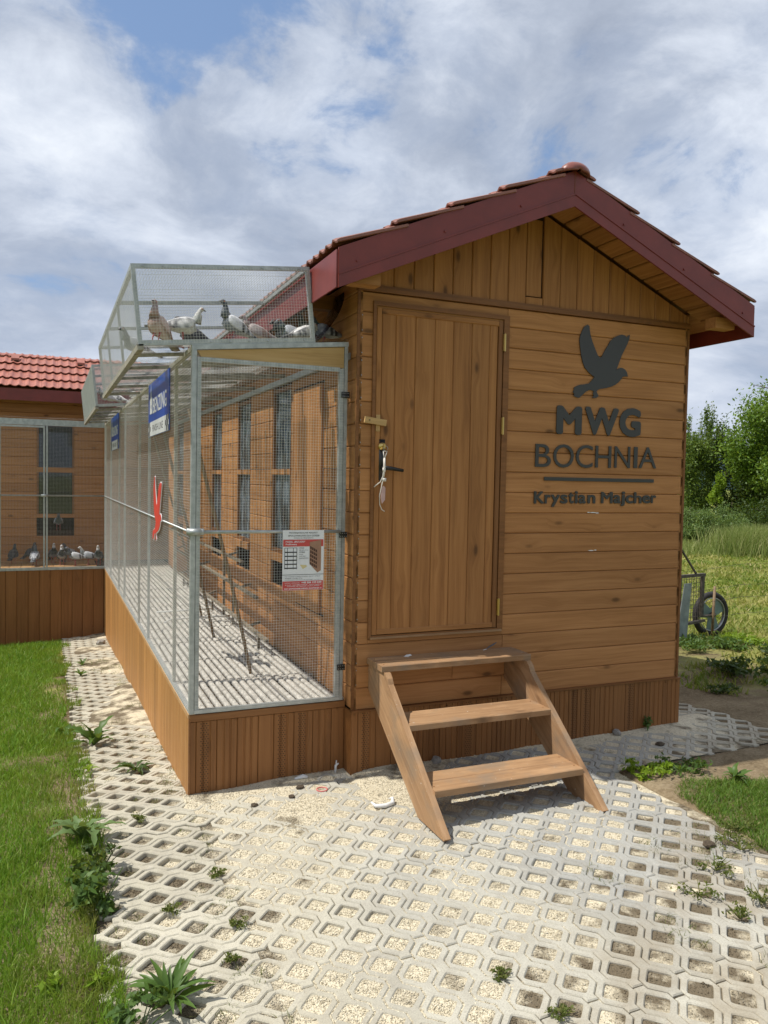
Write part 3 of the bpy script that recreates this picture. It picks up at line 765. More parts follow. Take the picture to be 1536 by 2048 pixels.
while xs[-1] < W + .012: xs.append(min(xs[-1] + wds[i % 6], W + .012)); i += 1
skirt_front(loft, xs, -.022, ZS - .004, (1, 8, 16, 17, 21))
part('trim', MB().box(-.014, W + .014, -.030, .01, ZS - .006, ZS + .004), 'wood_dark', loft)
plank('skirting_board', loft, 'skirt', (-.012, .098, .03), (-.012, -.006, .03), (-1, 0, 0), .01, .01)
part('skirting_board', MB().box(-.013, .0, -.0215, .16, -.08, ZS - .005), 'skirt', loft)
part('skirting_board', MB().box(W, W + .013, -.0215, LEN, -.45, ZS - .005), 'skirt', loft)
for xx in (.006, .62, 1.30, 2.36, 2.46):
    part('screw', MB().tube([(xx, -.0225, ZS - .022), (xx, -.027, ZS - .022)], .006, 6), 'wood_dark', loft)
for (x_, z_, l_) in ((1.70, 1.555, .030), (1.735, 1.552, .018), (1.665, 1.556, .012), (1.695, 1.30, .026), (1.73, 1.302, .012)):
    part('scratch', MB().prism([(x_ - l_, z_), (x_, z_ + .0035), (x_ + l_, z_ + .001), (x_ + l_ * .5, z_ - .003), (x_ - l_ * .4, z_ - .0025)], lambda u, v, d: (u, -.0008 + d, v), .0012), 'banner_white', loft, fix=True)
for k in range(1, 18):
    for dz_ in (.022, .108):
        part('nail', MB().tube([(.020, .0, zc[k] + dz_), (.020, -.0022, zc[k] + dz_)], .0032, 6), 'rim', loft)
# windows of the left wall
for a, b in WINS:
    w_ = part('window', MB().box(.004, .04, a, a + .028, 1.16, 2.445).box(.004, .04, b - .028, b, 1.16, 2.445).box(.004, .04, a + .028, b - .028, 2.417, 2.445).box(.004, .04, a + .028, b - .028, 1.16, 1.188), 'wood_dark', loft)
    part('crossbar', MB().box(-.006, .03, a + .002, b - .002, 1.773, 1.815), 'wood', w_)
    part('sill', MB().box(-.022, .03, a - .004, b + .004, 1.098, 1.158), 'wood', w_)
    part('pane', MB().box(.026, .030, a + .028, b - .028, 1.188, 2.417), 'glass', w_)
hatch = plank('sliding_hatch', loft, 'wood', (-.024, .92, .86), (-.024, .92, 2.37), (-1, 0, 0), .64, .018, .004)
part('slot', MB().box(-.004, -.0008, .60, 1.29, 2.375, 2.39), 'core', loft); part('slot', MB().box(-.004, -.0008, .56, 1.18, .842, .856), 'core', loft)
# door
door = thing('door', (.55, 0, DZ0), None, None); del_ = door
door.parent = loft; door.matrix_basis = WM[loft.name].inverted() @ WM[door.name]
fr = MB().box(DX0, DX0 + .019, -.012, .02, DZ0, DZ1).box(DX1 - .040, DX1, -.012, .02, DZ0, DZ1).box(DX0 + .019, DX1 - .040, -.012, .02, DZ1 - .026, DZ1).box(DX0 + .019, DX1 - .040, -.012, .02, DZ0, DZ0 + .018)
part('door_frame', fr, 'wood_dark', door)
LX0, LX1, LZ0, LZ1 = .109, .966, .824, 2.752
part('door_backing', MB().box(DX0 + .019, DX1 - .04, .010, .02, DZ0 + .018, DZ1 - .026), 'core', door)
edges = [LX0 + .034, .234, .363, .494, .619, .748, .874, LX1 - .034]
for a, b in zip(edges[:-1], edges[1:]):
    plank('door_board', door, 'wood_shaded', ((a + b) / 2, -.004, LZ0 + .03), ((a + b) / 2, -.004, LZ1 - .03), (0, -1, 0), b - a - .0015, .012, .0045)
def rail(p0, p1, wd): plank('door_rail', door, 'wood', p0, p1, (0, -1, 0), wd, .018, .004)
for xx, sgn in ((LX0 + .016, 1), (LX1 - .016, -1)):
    plank('door_rail', door, 'wood_dark' if sgn < 0 else 'wood_shaded', (xx, -.011, LZ0), (xx, -.011, LZ1), (0, -1, 0), .032, .018, .004)
for zz in (LZ0 + .016, LZ1 - .017): plank('door_rail', door, 'wood_shaded', (LX0 + .032, -.0105, zz), (LX1 - .032, -.0105, zz), (0, -1, 0), .032, .018, .004)
for zz in (2.62, 2.10, .955):
    part('hinge', MB().box(LX1 - .002, LX1 + .014, -.022, -.010, zz - .052, zz + .052).tube([(LX1 + .006, -.023, zz - .055), (LX1 + .006, -.023, zz + .055)], .005, 6), 'brass', door)
lk = part('lock', MB().tube([(.149, -.004, 1.944), (.149, -.030, 1.944)], .022, 14), 'brass', door, True)
hd = part('door_handle', MB().box(.136, .172, -.014, -.004, 1.745, 1.985).tube([(.155, -.012, 1.817), (.155, -.05, 1.817)], .012, 8).tube([(.145, -.052, 1.819), (.20, -.056, 1.815), (.275, -.054, 1.804)], [.013, .012, .0095], 8), 'black', door, True)
part('door_sill', MB().box(DX0 + .01, DX1 - .01, -.022, -.012, DZ0 - .002, DZ0 + .010), 'step', door)
lt = thing('turn_latch', (.10, -.012, 2.09), 'pale raw pine turn latch crossing the left edge of the door', 'latch')
part('latch_bar', MB().bar((.036, -.024, 2.097), (.172, -.024, 2.081), .016, .036, (0, 0, 1)), 'pine', lt)
part('latch_block', MB().box(.112, .138, -.016, -.005, 2.032, 2.128), 'pine', lt)
part('screw', MB().tube([(.064, -.032, 2.094), (.064, -.036, 2.094)], .004, 6), 'black', lt)
# keys with cord
ky = thing('key_cord', (.15, -.03, 1.9), 'key with a white lanyard and pink tag hanging from the door lock', 'key')
part('key', MB().tube([(.149, -.03, 1.944), (.149, -.052, 1.944)], .004, 6).box(.146, .152, -.066, -.05, 1.93, 1.958), 'brass', ky)
part('key_ring', MB().tube([(.158 + .014 * math.cos(a * math.pi / 6), -.058, 1.932 + .014 * math.sin(a * math.pi / 6)) for a in range(13)], .0012, 4, False), 'rim', ky)
part('lanyard', MB().bar((.142, -.062, 1.912), (.147, -.064, 1.872), .003, .007, (0, -1, 0)).bar((.164, -.062, 1.912), (.150, -.064, 1.872), .003, .007, (0, -1, 0)).bar((.141, -.062, 1.914), (.166, -.062, 1.914), .003, .007, (0, -1, 0))
     .tube([(.149, -.064, 1.875), (.147, -.072, 1.84), (.144, -.075, 1.80), (.142, -.07, 1.765)], .006, 6).tube([(.145, -.064, 1.87), (.142, -.074, 1.82), (.138, -.074, 1.77), (.128, -.06, 1.735), (.105, -.04, 1.712), (.098, -.036, 1.704)], .003, 5)
     .tube([(.142, -.07, 1.765), (.134, -.066, 1.71), (.128, -.05, 1.65), (.133, -.045, 1.60), (.148, -.042, 1.572), (.166, -.04, 1.562)], .003, 5).box(.137, .152, -.078, -.066, 1.795, 1.818).box(.136, .158, -.076, -.064, 1.738, 1.758), 'cord', ky, True)
part('key_tag', MB().prism([(.138, 1.705), (.150, 1.712), (.160, 1.70), (.158, 1.63), (.140, 1.608), (.132, 1.64)], lambda u, v, d: (u, -.062 + d, v), .004), 'pinkish', ky)

# raised lettering on the front
sg = thing('wall_sign', (1.74, -.012, 1.9), 'dark grey cut-out dove and lettering on the front wall right of the door', 'sign')
DOVE = [(1.606, 2.794), (1.623, 2.785), (1.625, 2.764), (1.632, 2.733), (1.643, 2.702), (1.661, 2.665), (1.681, 2.628), (1.698, 2.599), (1.714, 2.586), (1.727, 2.590), (1.745, 2.620), (1.760, 2.645), (1.781, 2.675), (1.796, 2.702), (1.827, 2.728), (1.859, 2.744), (1.891, 2.753), (1.916, 2.750), (1.931, 2.739), (1.938, 2.745), (1.957, 2.759), (1.954, 2.728), (1.938, 2.692), (1.915, 2.651), (1.893, 2.610), (1.874, 2.565), (1.862, 2.534), (1.850, 2.510), (1.862, 2.521), (1.884, 2.531), (1.906, 2.531), (1.928, 2.521), (1.943, 2.505), (1.952, 2.477), (1.935, 2.478), (1.908, 2.472), (1.898, 2.458), (1.877, 2.435), (1.850, 2.416), (1.818, 2.401), (1.775, 2.389), (1.722, 2.379), (1.703, 2.370), (1.696, 2.359), (1.704, 2.346), (1.715, 2.332), (1.693, 2.318), (1.659, 2.316), (1.673, 2.329), (1.668, 2.348), (1.673, 2.361), (1.657, 2.366), (1.638, 2.368), (1.607, 2.353), (1.576, 2.326), (1.554, 2.310), (1.535, 2.314), (1.514, 2.320), (1.519, 2.333), (1.506, 2.347), (1.515, 2.360), (1.512, 2.373), (1.533, 2.387), (1.563, 2.397), (1.605, 2.404), (1.631, 2.410), (1.657, 2.433), (1.674, 2.456), (1.645, 2.471), (1.623, 2.487), (1.596, 2.510), (1.579, 2.543), (1.565, 2.584), (1.555, 2.635), (1.546, 2.685), (1.552, 2.719), (1.566, 2.750), (1.581, 2.777)]      # outline on the wall: x along the front, z up
part('dove_emblem', MB().prism(DOVE, lambda u, v, d: (u, -.004 - d, v), .005), 'sign', sg, fix=True)
def word(letters, zt0, zb0, zt1, zb1, x0, x1, bold):
    for ch, a, b, *zz in letters:
        k = ((a + b) / 2 - x0) / (x1 - x0); top = zt0 + (zt1 - zt0) * k; bot = zb0 + (zb1 - zb0) * k
        if zz: top, bot = bot + (top - bot) * zz[1], bot + (top - bot) * zz[0]
        text_mesh(ch, a, b, bot, top, -.004, 'sign', sg, depth=.005, bold=bold)
word([('M', 1.3836, 1.5842), ('W', 1.6083, 1.8866), ('G', 1.8931, 2.0760, -.03, 1.03)], 2.252, 2.066, 2.262, 2.078, 1.3836, 2.0760, .048)
word([('B', 1.2289, 1.3490), ('O', 1.3672, 1.5281, -.02, 1.02), ('C', 1.5458, 1.6814, -.02, 1.02), ('H', 1.7037, 1.8339), ('N', 1.8622, 1.9943), ('I', 2.0256, 2.0569), ('A', 2.0704, 2.2227)], 1.997, 1.849, 2.006, 1.863, 1.2289, 2.2227, .0)
part('underline', MB().box(1.301, 2.205, -.009, -.004, 1.763, 1.786), 'sign', sg)
xh = .74
word([('K', 1.2264, 1.3053), ('r', 1.3087, 1.3550, 0, xh), ('y', 1.3578, 1.4279, -.27, xh), ('s', 1.4307, 1.4890, -.01, xh + .01), ('t', 1.4946, 1.5381, 0, .93), ('i', 1.5458, 1.5698, 0, 1.05), ('a', 1.5761, 1.6358, -.01, xh + .01), ('n', 1.6487, 1.7133, 0, xh),
      ('M', 1.7597, 1.8570), ('a', 1.8636, 1.9259, -.01, xh + .01), ('j', 1.9215, 1.9618, -.25, 1.05), ('c', 1.9663, 2.0325, -.01, xh + .01), ('h', 2.0371, 2.1032, 0, 1.0), ('e', 2.1086, 2.1809, -.01, xh + .01), ('r', 2.1870, 2.2305, 0, xh)], 1.692, 1.612, 1.696, 1.620, 1.2264, 2.2305, .026)

# ------------------------------------------------------------------ roof of the loft
XM = W / 2
def fas(sgn):
    """gable fascia: two folded maroon sheets per side"""
    xe = XE if sgn < 0 else W - XE
    def bd(z0, z1, y, t):
        dzm = SL * (XM - XE)
        pts = [(xe, z0), (XM, z0 + dzm), (XM, z1 + dzm), (xe, z1)]
        mb = MB().prism(pts, lambda u, v, d: (u, y - d, v), t); return mb
    part('fascia', bd(2.826, 2.968, YO - .0, .010), 'maroon', loft, fix=True)
    part('fascia', bd(2.757, 2.826, YO - .004, .011), 'maroon', loft, fix=True)
    mb = MB(); dzm = SL * (XM - XE); mb.bar((xe, YO - .016, 2.828), (XM, YO - .016, 2.828 + dzm), .008, .008); part('fascia_bead', mb, 'maroon', loft)
    for k in (.07, .42, .75):
        xx = xe + (XM - xe) * k; zz = 2.865 + dzm * k; part('rivet', MB().tube([(xx, YO - .009, zz), (xx, YO - .016, zz)], .0075, 8), 'maroon', loft)
fas(-1); fas(1)
for xe, s in ((XE, -1), (W - XE, 1)):
    part('eave_board', MB().box(min(xe, xe + s * .01), max(xe, xe + s * .01), YO - .002, LEN + .3, 2.76, 2.958), 'maroon', loft)
part('fascia_seam', MB().bar((XM - .002, YO - .0105, 2.97 + SL * (XM - XE) - .01), (XM - .002, YO - .0105, 2.83 + SL * (XM - XE)), .003, .002), 'wood_dark', loft)
dk = MB()
for s in (-1, 1):
    f_ = (lambda x: x) if s < 0 else (lambda x: W - x)
    pts = [(f_(XE + .012), 2.875), (f_(XM), 2.872 + SL * (XM - XE)), (f_(XM), 2.94 + SL * (XM - XE)), (f_(XE + .012), 2.945)]
    dk.prism(pts, lambda u, v, d: (u, YO + .002 + d, v), LEN + .62)
part('roof_deck', dk, 'wood_dark', loft, fix=True)
for s in (-1, 1):                                  # soffit boards run from the fascia to the wall
    k = 0
    while True:
        d0 = .012 + k * .142; xx = XE + d0 * math.cos(math.atan(SL)) + .07
        if xx > XM - .05: break
        x_ = xx if s < 0 else W - xx; z_ = 2.843 + SL * (xx - XE)
        nn = Vector((SL * (1 if s < 0 else -1), 0, -1)).normalized()
        plank('soffit_board', loft, 'wood_shaded', (x_, YO + .004, z_), (x_, -.002, z_), nn, .134, .014, .007); k += 1
    x_ = -.12 if s < 0 else W + .12
    plank('soffit_board', loft, 'wood_shaded', (x_, 0, 2.90), (x_, LEN, 2.90), Vector((SL * (1 if s < 0 else -1), 0, -1)).normalized(), .22, .014, .005)
part('rafter_tail', MB().box(W - .02, W + .15, YO + .06, YO + .15, 2.81, 2.88), 'wood', loft); part('rafter_tail', MB().box(-.15, .02, YO + .06, YO + .15, 2.81, 2.88), 'wood', loft)
for k in range(9): part('rafter_tail', MB().box(-.19, 0, .35 + k * .85, .43 + k * .85, 2.79, 2.875), 'wood_dark', loft)

def tile_mesh(mat, wd=.225, ln=.43, t=.014):
    mb = MB(); nx = 15; xs_ = [wd * 1.04 * i / (nx - 1) for i in range(nx)]
    def pr(x): u = (x / wd * 2) % 1.0; return .020 * math.exp(-((u - .5) / .22) ** 2) + (.003 if x > wd else 0)
    rows = [(0.0, 0.0), (0.02, .0), (ln, 0.0)]
    for yv, dz_ in rows:
        for x in xs_: mb.v.append((x, yv, pr(x) + dz_ - (.004 if yv == 0 else 0)))
    nb_ = len(mb.v)
    for yv in (0.0, ln):
        for x in xs_: mb.v.append((x, yv, pr(x) - t))
    for r_ in range(2):
        for i in range(nx - 1): a = r_ * nx + i; mb.f.append((a, a + 1, a + nx + 1, a + nx))
    for i in range(nx - 1):
        mb.f.append((nb_ + i, nb_ + i + 1, i + 1, i)); mb.f.append((nb_ + nx + i, nb_ + nx + i + 1, nb_ + i + 1, nb_ + i)[::1])
        mb.f.append((2 * nx + i, 2 * nx + i + 1, nb_ + nx + i + 1, nb_ + nx + i))
    mb.f.append((0, nx, 2 * nx, nb_ + nx, nb_)); mb.f.append((nx - 1, nb_ + nx - 1, nb_ + 2 * nx - 1, 3 * nx - 1, 2 * nx - 1))
    me = mb.mesh('roof_tile'); me.materials.append(M[mat]); fixn(me); return me
TB, TC = tile_mesh('tile_brown'), tile_mesh('tile')
TBs, TCs = tile_mesh('tile_brown', ln=.12), tile_mesh('tile', ln=.14)
def tile_mat4(nose, upv, alongv, lift=.085):
    """nose = lower left corner; alongv = across the slope; upv = up the slope; tile tipped so its nose stands up"""
    a = Vector(alongv).normalized(); u = Vector(upv).normalized(); n = a.cross(u)
    if n.z < 0: a = -a; n = -n
    u2_ = (u - n * lift).normalized(); n2_ = a.cross(u2_); mt = Matrix((a, u2_, n2_)).transposed().to_4x4(); mt.translation = Vector(nose); return mt
def roof_tiles(parent, me, short, org, upv, along, ncols, nrows, exposure, nobj, wd=.225, jitter=.003):
    rest = []
    for c in range(ncols):
        for r_ in range(nrows):
            nose = Vector(org) + Vector(along) * (c * wd) + Vector(upv) * (r_ * exposure + random.uniform(-jitter, jitter))
            mt = tile_mat4(nose, upv, along, .085 + random.uniform(-.006, .006))
            mesh_ = short if r_ == nrows - 1 else me
            if c < nobj: place(bpy.data.objects.new('roof_tile', mesh_), mt, parent)
            else: rest.append((mt, mesh_))
    if rest:
        mb = MB()
        for mt, m_ in rest: mb.add([mt @ v.co for v in m_.vertices], [tuple(p.vertices) for p in m_.polygons])
        part('roof_tile', mb, me.materials[0], parent, kind='stuff')
cs = 1 / math.sqrt(1 + SL * SL); EXP = .337 / cs
upL = Vector((cs, 0, SL * cs)); upR = Vector((-cs, 0, SL * cs))
zt_ = 3.003
roof_tiles(loft, TB, TBs, (XE - .012, YO - .014 + .225, zt_), upL, (0, 1, 0), 36, 5, EXP, 9)
# right slope: across direction runs to -y so the tile faces up; start one tile width in
roof_tiles(loft, TB, TBs, (W - XE + .012, YO - .014, zt_), upR, (0, 1, 0), 36, 5, EXP, 9)
def ridge_tile(parent, mat, p0, axv, sidev, ln, r0, r1, cap=False, name='ridge_tile'):
    mb = MB(); ax = Vector(axv); sd = Vector(sidev); n = 10; p0 = Vector(p0)
    secs = [(0, r0), (ln * .08, r0), (ln * .12, r1), (ln, r1 * .94)]
    if cap: secs = [(-.03, .012), (-.024, r0 * .55), (-.008, r0 * .85), (0.012, r0)] + secs[1:]
    for t_, rr in secs:
        for k in range(n + 1):
            a = math.pi * k / n; mb.v.append(tuple(p0 + ax * t_ + sd * (math.cos(a) * rr * 1.05) + Vector((0, 0, math.sin(a) * rr * .72 - rr * .12))))
    for i in range(len(secs) - 1):
        for k in range(n): a = i * (n + 1) + k; mb.f.append((a, a + 1, a + n + 2, a + n + 1))
    o = part(name, mb, mat, parent, True, fix=True)
    sm = o.modifiers.new('thickness', 'SOLIDIFY'); sm.thickness = .012; return o
zr = 3.603
for k in range(21): ridge_tile(loft, 'ridge', (XM, YO - .03 + k * .40, zr + .002 * (k % 2)), (0, 1, 0), (1, 0, 0), .44, .098, .088, k == 0)

# ------------------------------------------------------------------ wire aviary in front of the left wall
AX, AY, AL, ZD = -.93, .10, 7.44, .4185
AYE = AY + AL; AXI = -.033
ZAO, ZAI = 2.4465, 2.5384
def rz(x): return ZAO + (ZAI - ZAO) * (x - AX) / (AXI - AX)
av = thing('wire_aviary', (-.48, AY, 0), 'long galvanised wire aviary along the sunny side of the loft', 'aviary')
def skirt_side(parent, x, y0, y1, ztop):
    y = y0; i = 0; r_ = random.Random(3)
    while y < y1 - .01:
        wdt = .135; b = min(y + wdt, y1); c = (y + b) / 2
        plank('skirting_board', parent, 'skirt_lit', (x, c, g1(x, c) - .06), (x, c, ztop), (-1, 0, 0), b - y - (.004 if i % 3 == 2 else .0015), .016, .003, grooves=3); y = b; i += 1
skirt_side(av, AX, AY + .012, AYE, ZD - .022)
part('cap_rail', MB().box(AX - .008, AX + .03, AY + .0, AYE, ZD - .022, ZD + .002), 'cap', av)
skirt_front(av, [AX + .002, AX + .036, AX + .152, AX + .268, AX + .39, AX + .482, AX + .604, AX + .72, AX + .836, -.013], AY - .001, ZD - .045, (1, 5, 6))
part('skirting_corner', MB().box(AX - .006, AX + .004, AY - .008, AY + .014, -.12, ZD - .03), 'skirt', av)
plank('skirting_board', av, 'skirt', (AX, AY - .006, ZD - .022), (-.013, AY - .006, ZD - .022), (0, -1, 0), .040, .012, .003)
for xx in (AX + .01, AX + .26, AX + .6, AX + .87): part('screw', MB().tube([(xx, AY - .007, ZD - .05), (xx, AY - .012, ZD - .05)], .005, 6), 'wood_dark', av)
# slatted floor
def slat_mesh(L):
    mb = MB(); pr = [(-.0165, -.02), (-.0165, -.008), (-.012, -.002), (-.005, .001), (.005, .001), (.012, -.002), (.0165, -.008), (.0165, -.02)]; n = len(pr)
    mb.v = [(x, 0, z) for x, z in pr] + [(x, L, z) for x, z in pr]
    mb.f = [(i, i + 1, n + i + 1, n + i) for i in range(n - 1)] + [tuple(range(n)), tuple(reversed(range(n, 2 * n)))]
    me = mb.mesh('floor_slat'); me.materials.append(M['slat']); fixn(me); return me
sm_ = slat_mesh(.588)
for k in range(18):
    for j in range(12):
        y = AY + .035 + j * .612
        ob = bpy.data.objects.new('floor_slat', sm_); place(ob, Matrix.Translation((AX + .035 + k * .0485, y, ZD + .018 + random.uniform(-.002, .002))) @ Matrix.Rotation(random.gauss(0, .004), 4, 'Z'), av)
fl = MB().box(AX + .02, -.003, AY + .02, AYE, ZD - .04, ZD - .018)
part('floor_tray', fl, 'clod', av)
fb_ = MB()
for j in range(13): y = AY + .028 + j * .612; part('floor_joist', MB().box(AX + .02, AXI + .02, y - .010, y + .004, ZD - .016, ZD + .012), 'slat', av)
# frame
def post(parent, x0, x1, y0, y1, z0, z1, mat='galv'): return part('post', MB().box(x0, x1, y0, y1, z0, z1), mat, parent)
post(av, AX - .004, AX + .021, AY - .006, AY + .03, ZD + .003, ZAO + .004); post(av, AX + .024, AX + .046, AY - .004, AY + .02, ZD + .02, 2.40)
post(av, AXI - .016, AXI + .004, AY - .004, AY + .028, ZD + .003, ZAI + .004); post(av, AXI - .046, AXI - .019, AY - .005, AY + .02, ZD + .02, 2.396)
part('rail', MB().bar((AX - .006, AY + .010, rz(AX) + .004), (AXI + .006, AY + .010, rz(AXI) + .004), .034, .026), 'galv', av)
part('rail', MB().box(AX + .046, AXI - .046, AY - .004, AY + .018, 2.378, 2.402), 'galv', av)
part('rail', MB().box(AX + .022, AXI - .016, AY - .008, AY + .016, ZD + .004, ZD + .026), 'galv', av)
part('rail', MB().tube([(AX - .01, AY - .012, 1.441), (AXI - .03, AY - .012, 1.437)], .0095, 8), 'galv', av, True)
part('infill_board', MB().prism([(AX + .024, rz(AX + .024) - .012), (AXI - .018, rz(AXI) - .014), (AXI - .018, 2.402), (AX + .046, 2.404)], lambda u, v, d: (u, AY + .004 + d, v), .016), 'pine', av, fix=True)
wm = MB(); wires(wm, (AX + .03, AY - .007, ZD + .016), (1, 0, 0), (0, 0, 1), AXI - AX - .05, 2.40 - ZD - .016, .0158)
part('wire_mesh', wm, 'wire', av, kind='stuff')
for zz in (2.244, 1.417, .622):
    hg = part('hinge', MB().box(AXI - .034, AXI - .010, AY - .016, AY - .006, zz - .017, zz + .017).box(AXI - .008, AXI + .014, AY - .016, AY - .004, zz - .017, zz + .017), 'black', av)
    sb = MB()
    for sx in (-.028, -.016, -.003, .008):
        for sz_ in (-.009, .009): sb.tube([(AXI + sx, AY - .016, zz + sz_), (AXI + sx, AY - .0175, zz + sz_)], .0028, 6)
    part('screw', sb, 'rim', hg)
part('clamp', MB().tube([(AX - .018, AY - .02, 1.441), (AX + .05, AY - .02, 1.441)], .019, 10).box(AX + .04, AX + .066, AY - .028, AY - .004, 1.424, 1.458).box(AX - .022, AX - .004, AY - .012, AY + .034, 1.424, 1.458), 'galv', av, True)
bolts = MB()
for k in range(12): bolts.tube([(AX + .035, AY - .004, .62 + k * .155), (AX + .035, AY - .010, .62 + k * .155)], .004, 6); bolts.tube([(AXI - .032, AY - .005, .70 + k * .142), (AXI - .032, AY - .010, .70 + k * .142)], .004, 6)
for k in range(6): bolts.tube([(AX + .1 + k * .13, AY - .004, 2.390), (AX + .1 + k * .13, AY - .010, 2.390)], .004, 6)
part('bolt', bolts, 'rim', av, kind='stuff')
# long side
side_posts = [.78, 2.20, 2.93, 4.40, 5.12, 6.45]
for i, y in enumerate(side_posts):
    wp = .017 if i == 0 else .010
    post(av, AX + .001, AX + .020, y - wp, y + wp, ZD + .003, ZAO, 'weathered_rail' if i in (0, 2, 4) else 'galv')
post(av, AX - .004, AX + .021, AYE - .03, AYE, ZD + .003, ZAO + .004)
part('rail', MB().box(AX - .006, AX + .02, AY + .03, AYE, ZAO - .012, ZAO + .014), 'weathered_rail', av)
part('rail', MB().tube([(AX - .012, AY, 1.441), (AX - .012, AYE, 1.441)], .0065, 8), 'galv', av, True)
part('rail', MB().box(AX - .004, AX + .02, AY + .031, AYE - .031, ZD + .003, ZD + .02), 'galv', av)
wm = MB(); wires(wm, (AX - .007, AYE, ZD + .010), (0, -1, 0), (0, 0, 1), AL - .01, ZAO - ZD - .01, .0158, WIRE * .9, .0254); part('wire_mesh', wm, 'wire', av, kind='stuff')
# clear roof sheets
def corr(x0, x1, y0, y1, zf, zoff, pitch=.075, amp=.006):
    mb = MB(); n = int((y1 - y0) / pitch * 4)
    for i in range(n + 1):
        y = y0 + (y1 - y0) * i / n; a = amp * math.sin(2 * math.pi * (y - y0) / pitch)
        mb.v += [(x0, y, zf(x0) + zoff + a), (x1, y, zf(x1) + zoff + a)]
        if i: b = (i - 1) * 2; mb.f.append((b, b + 2, b + 3, b + 1))
    return mb
for k in range(6):
    o = part('roof_sheet', corr(AX - .012, -.004, AY + .012 + k * 1.24, AY + .012 + k * 1.24 + 1.27, rz, .034 + .003 * (k % 2)), 'sheet', av, True)
for k in range(8):
    y = AY + .95 * k + .5; part('roof_bearer', MB().bar((AX + .02, y, rz(AX) - .016), (-.004, y, rz(AXI) - .016), .022, .03), 'weathered_rail', av)
part('wall_rail', MB().box(-.026, -.001, AY + .03, AYE, 2.46, 2.50), 'galv', av)
# perches and drinker bars inside
def perch(y0, y1, z, x, legs, label):
    t_ = thing('perch_rack', (x, y0, ZD + .02), label, 'perch', 'perches along the loft wall')
    part('perch_bar', MB().box(x - .015, x + .015, y0, y1, z - .010, z + .010), 'perch', t_)
    for yy in legs: part('leg', MB().box(x - .010, x + .010, yy - .010, yy + .010, ZD + .02, z - .014), 'perch', t_)
    for yy in np.linspace(y0 + .6, y1 - .08, 3): part('peg', MB().bar((x, yy, z), (x + .10, yy, z + .03), .02, .02), 'perch', t_)
perch(2.35, 6.8, 1.02, -.13, (3.1, 5.2), 'upper grey perch bar fixed along the loft wall')
perch(1.75, 6.2, .80, -.15, (2.6, 4.8), 'middle perch bar on legs below the windows')
perch(1.30, 5.6, .55, -.18, (1.55, 3.4, 5.2), 'low perch bar on short legs near the slatted floor')
def stick(p0, p1, rad, label):
    o = thing('leaning_stick', p0, label, 'stick', 'sticks leaning inside the aviary')
    d = Vector(p1) - Vector(p0); pts = [Vector(p0) + d * t_ + Vector((math.sin(t_ * 5) * .008, math.cos(t_ * 4) * .008, 0)) for t_ in np.linspace(0, 1, 6)]
    part('pole', MB().tube(pts, [rad, rad * .98, rad * 1.03, rad * .95, rad, rad * .9], 7), 'stick', o, True); return o
stick((-.413, .82, .44), (-.86, .62, 2.16), .012, 'brown stick leaning from the floor to the front corner, nearest the poster')
stick((-.418, 2.08, .44), (-.89, 1.52, 2.05), .012, 'second brown stick leaning behind the front corner post')
stick((-.35, 3.0, .44), (-.88, 2.5, 2.2), .010, 'thin stick leaning behind the banner post farther back')
# drinker tray in the aviary
tr = thing('floor_frame', (-.5, 2.9, .44), 'thin metal frame lying across the slatted floor', 'frame')
part('frame_tube', MB().tube([(-.72, 2.76, .455), (-.66, 2.8, .475), (-.2, 2.84, .475), (-.12, 2.86, .47)], .008, 6).tube([(-.72, 3.3, .46), (-.2, 3.3, .47)], .008, 6), 'wire', tr, True)

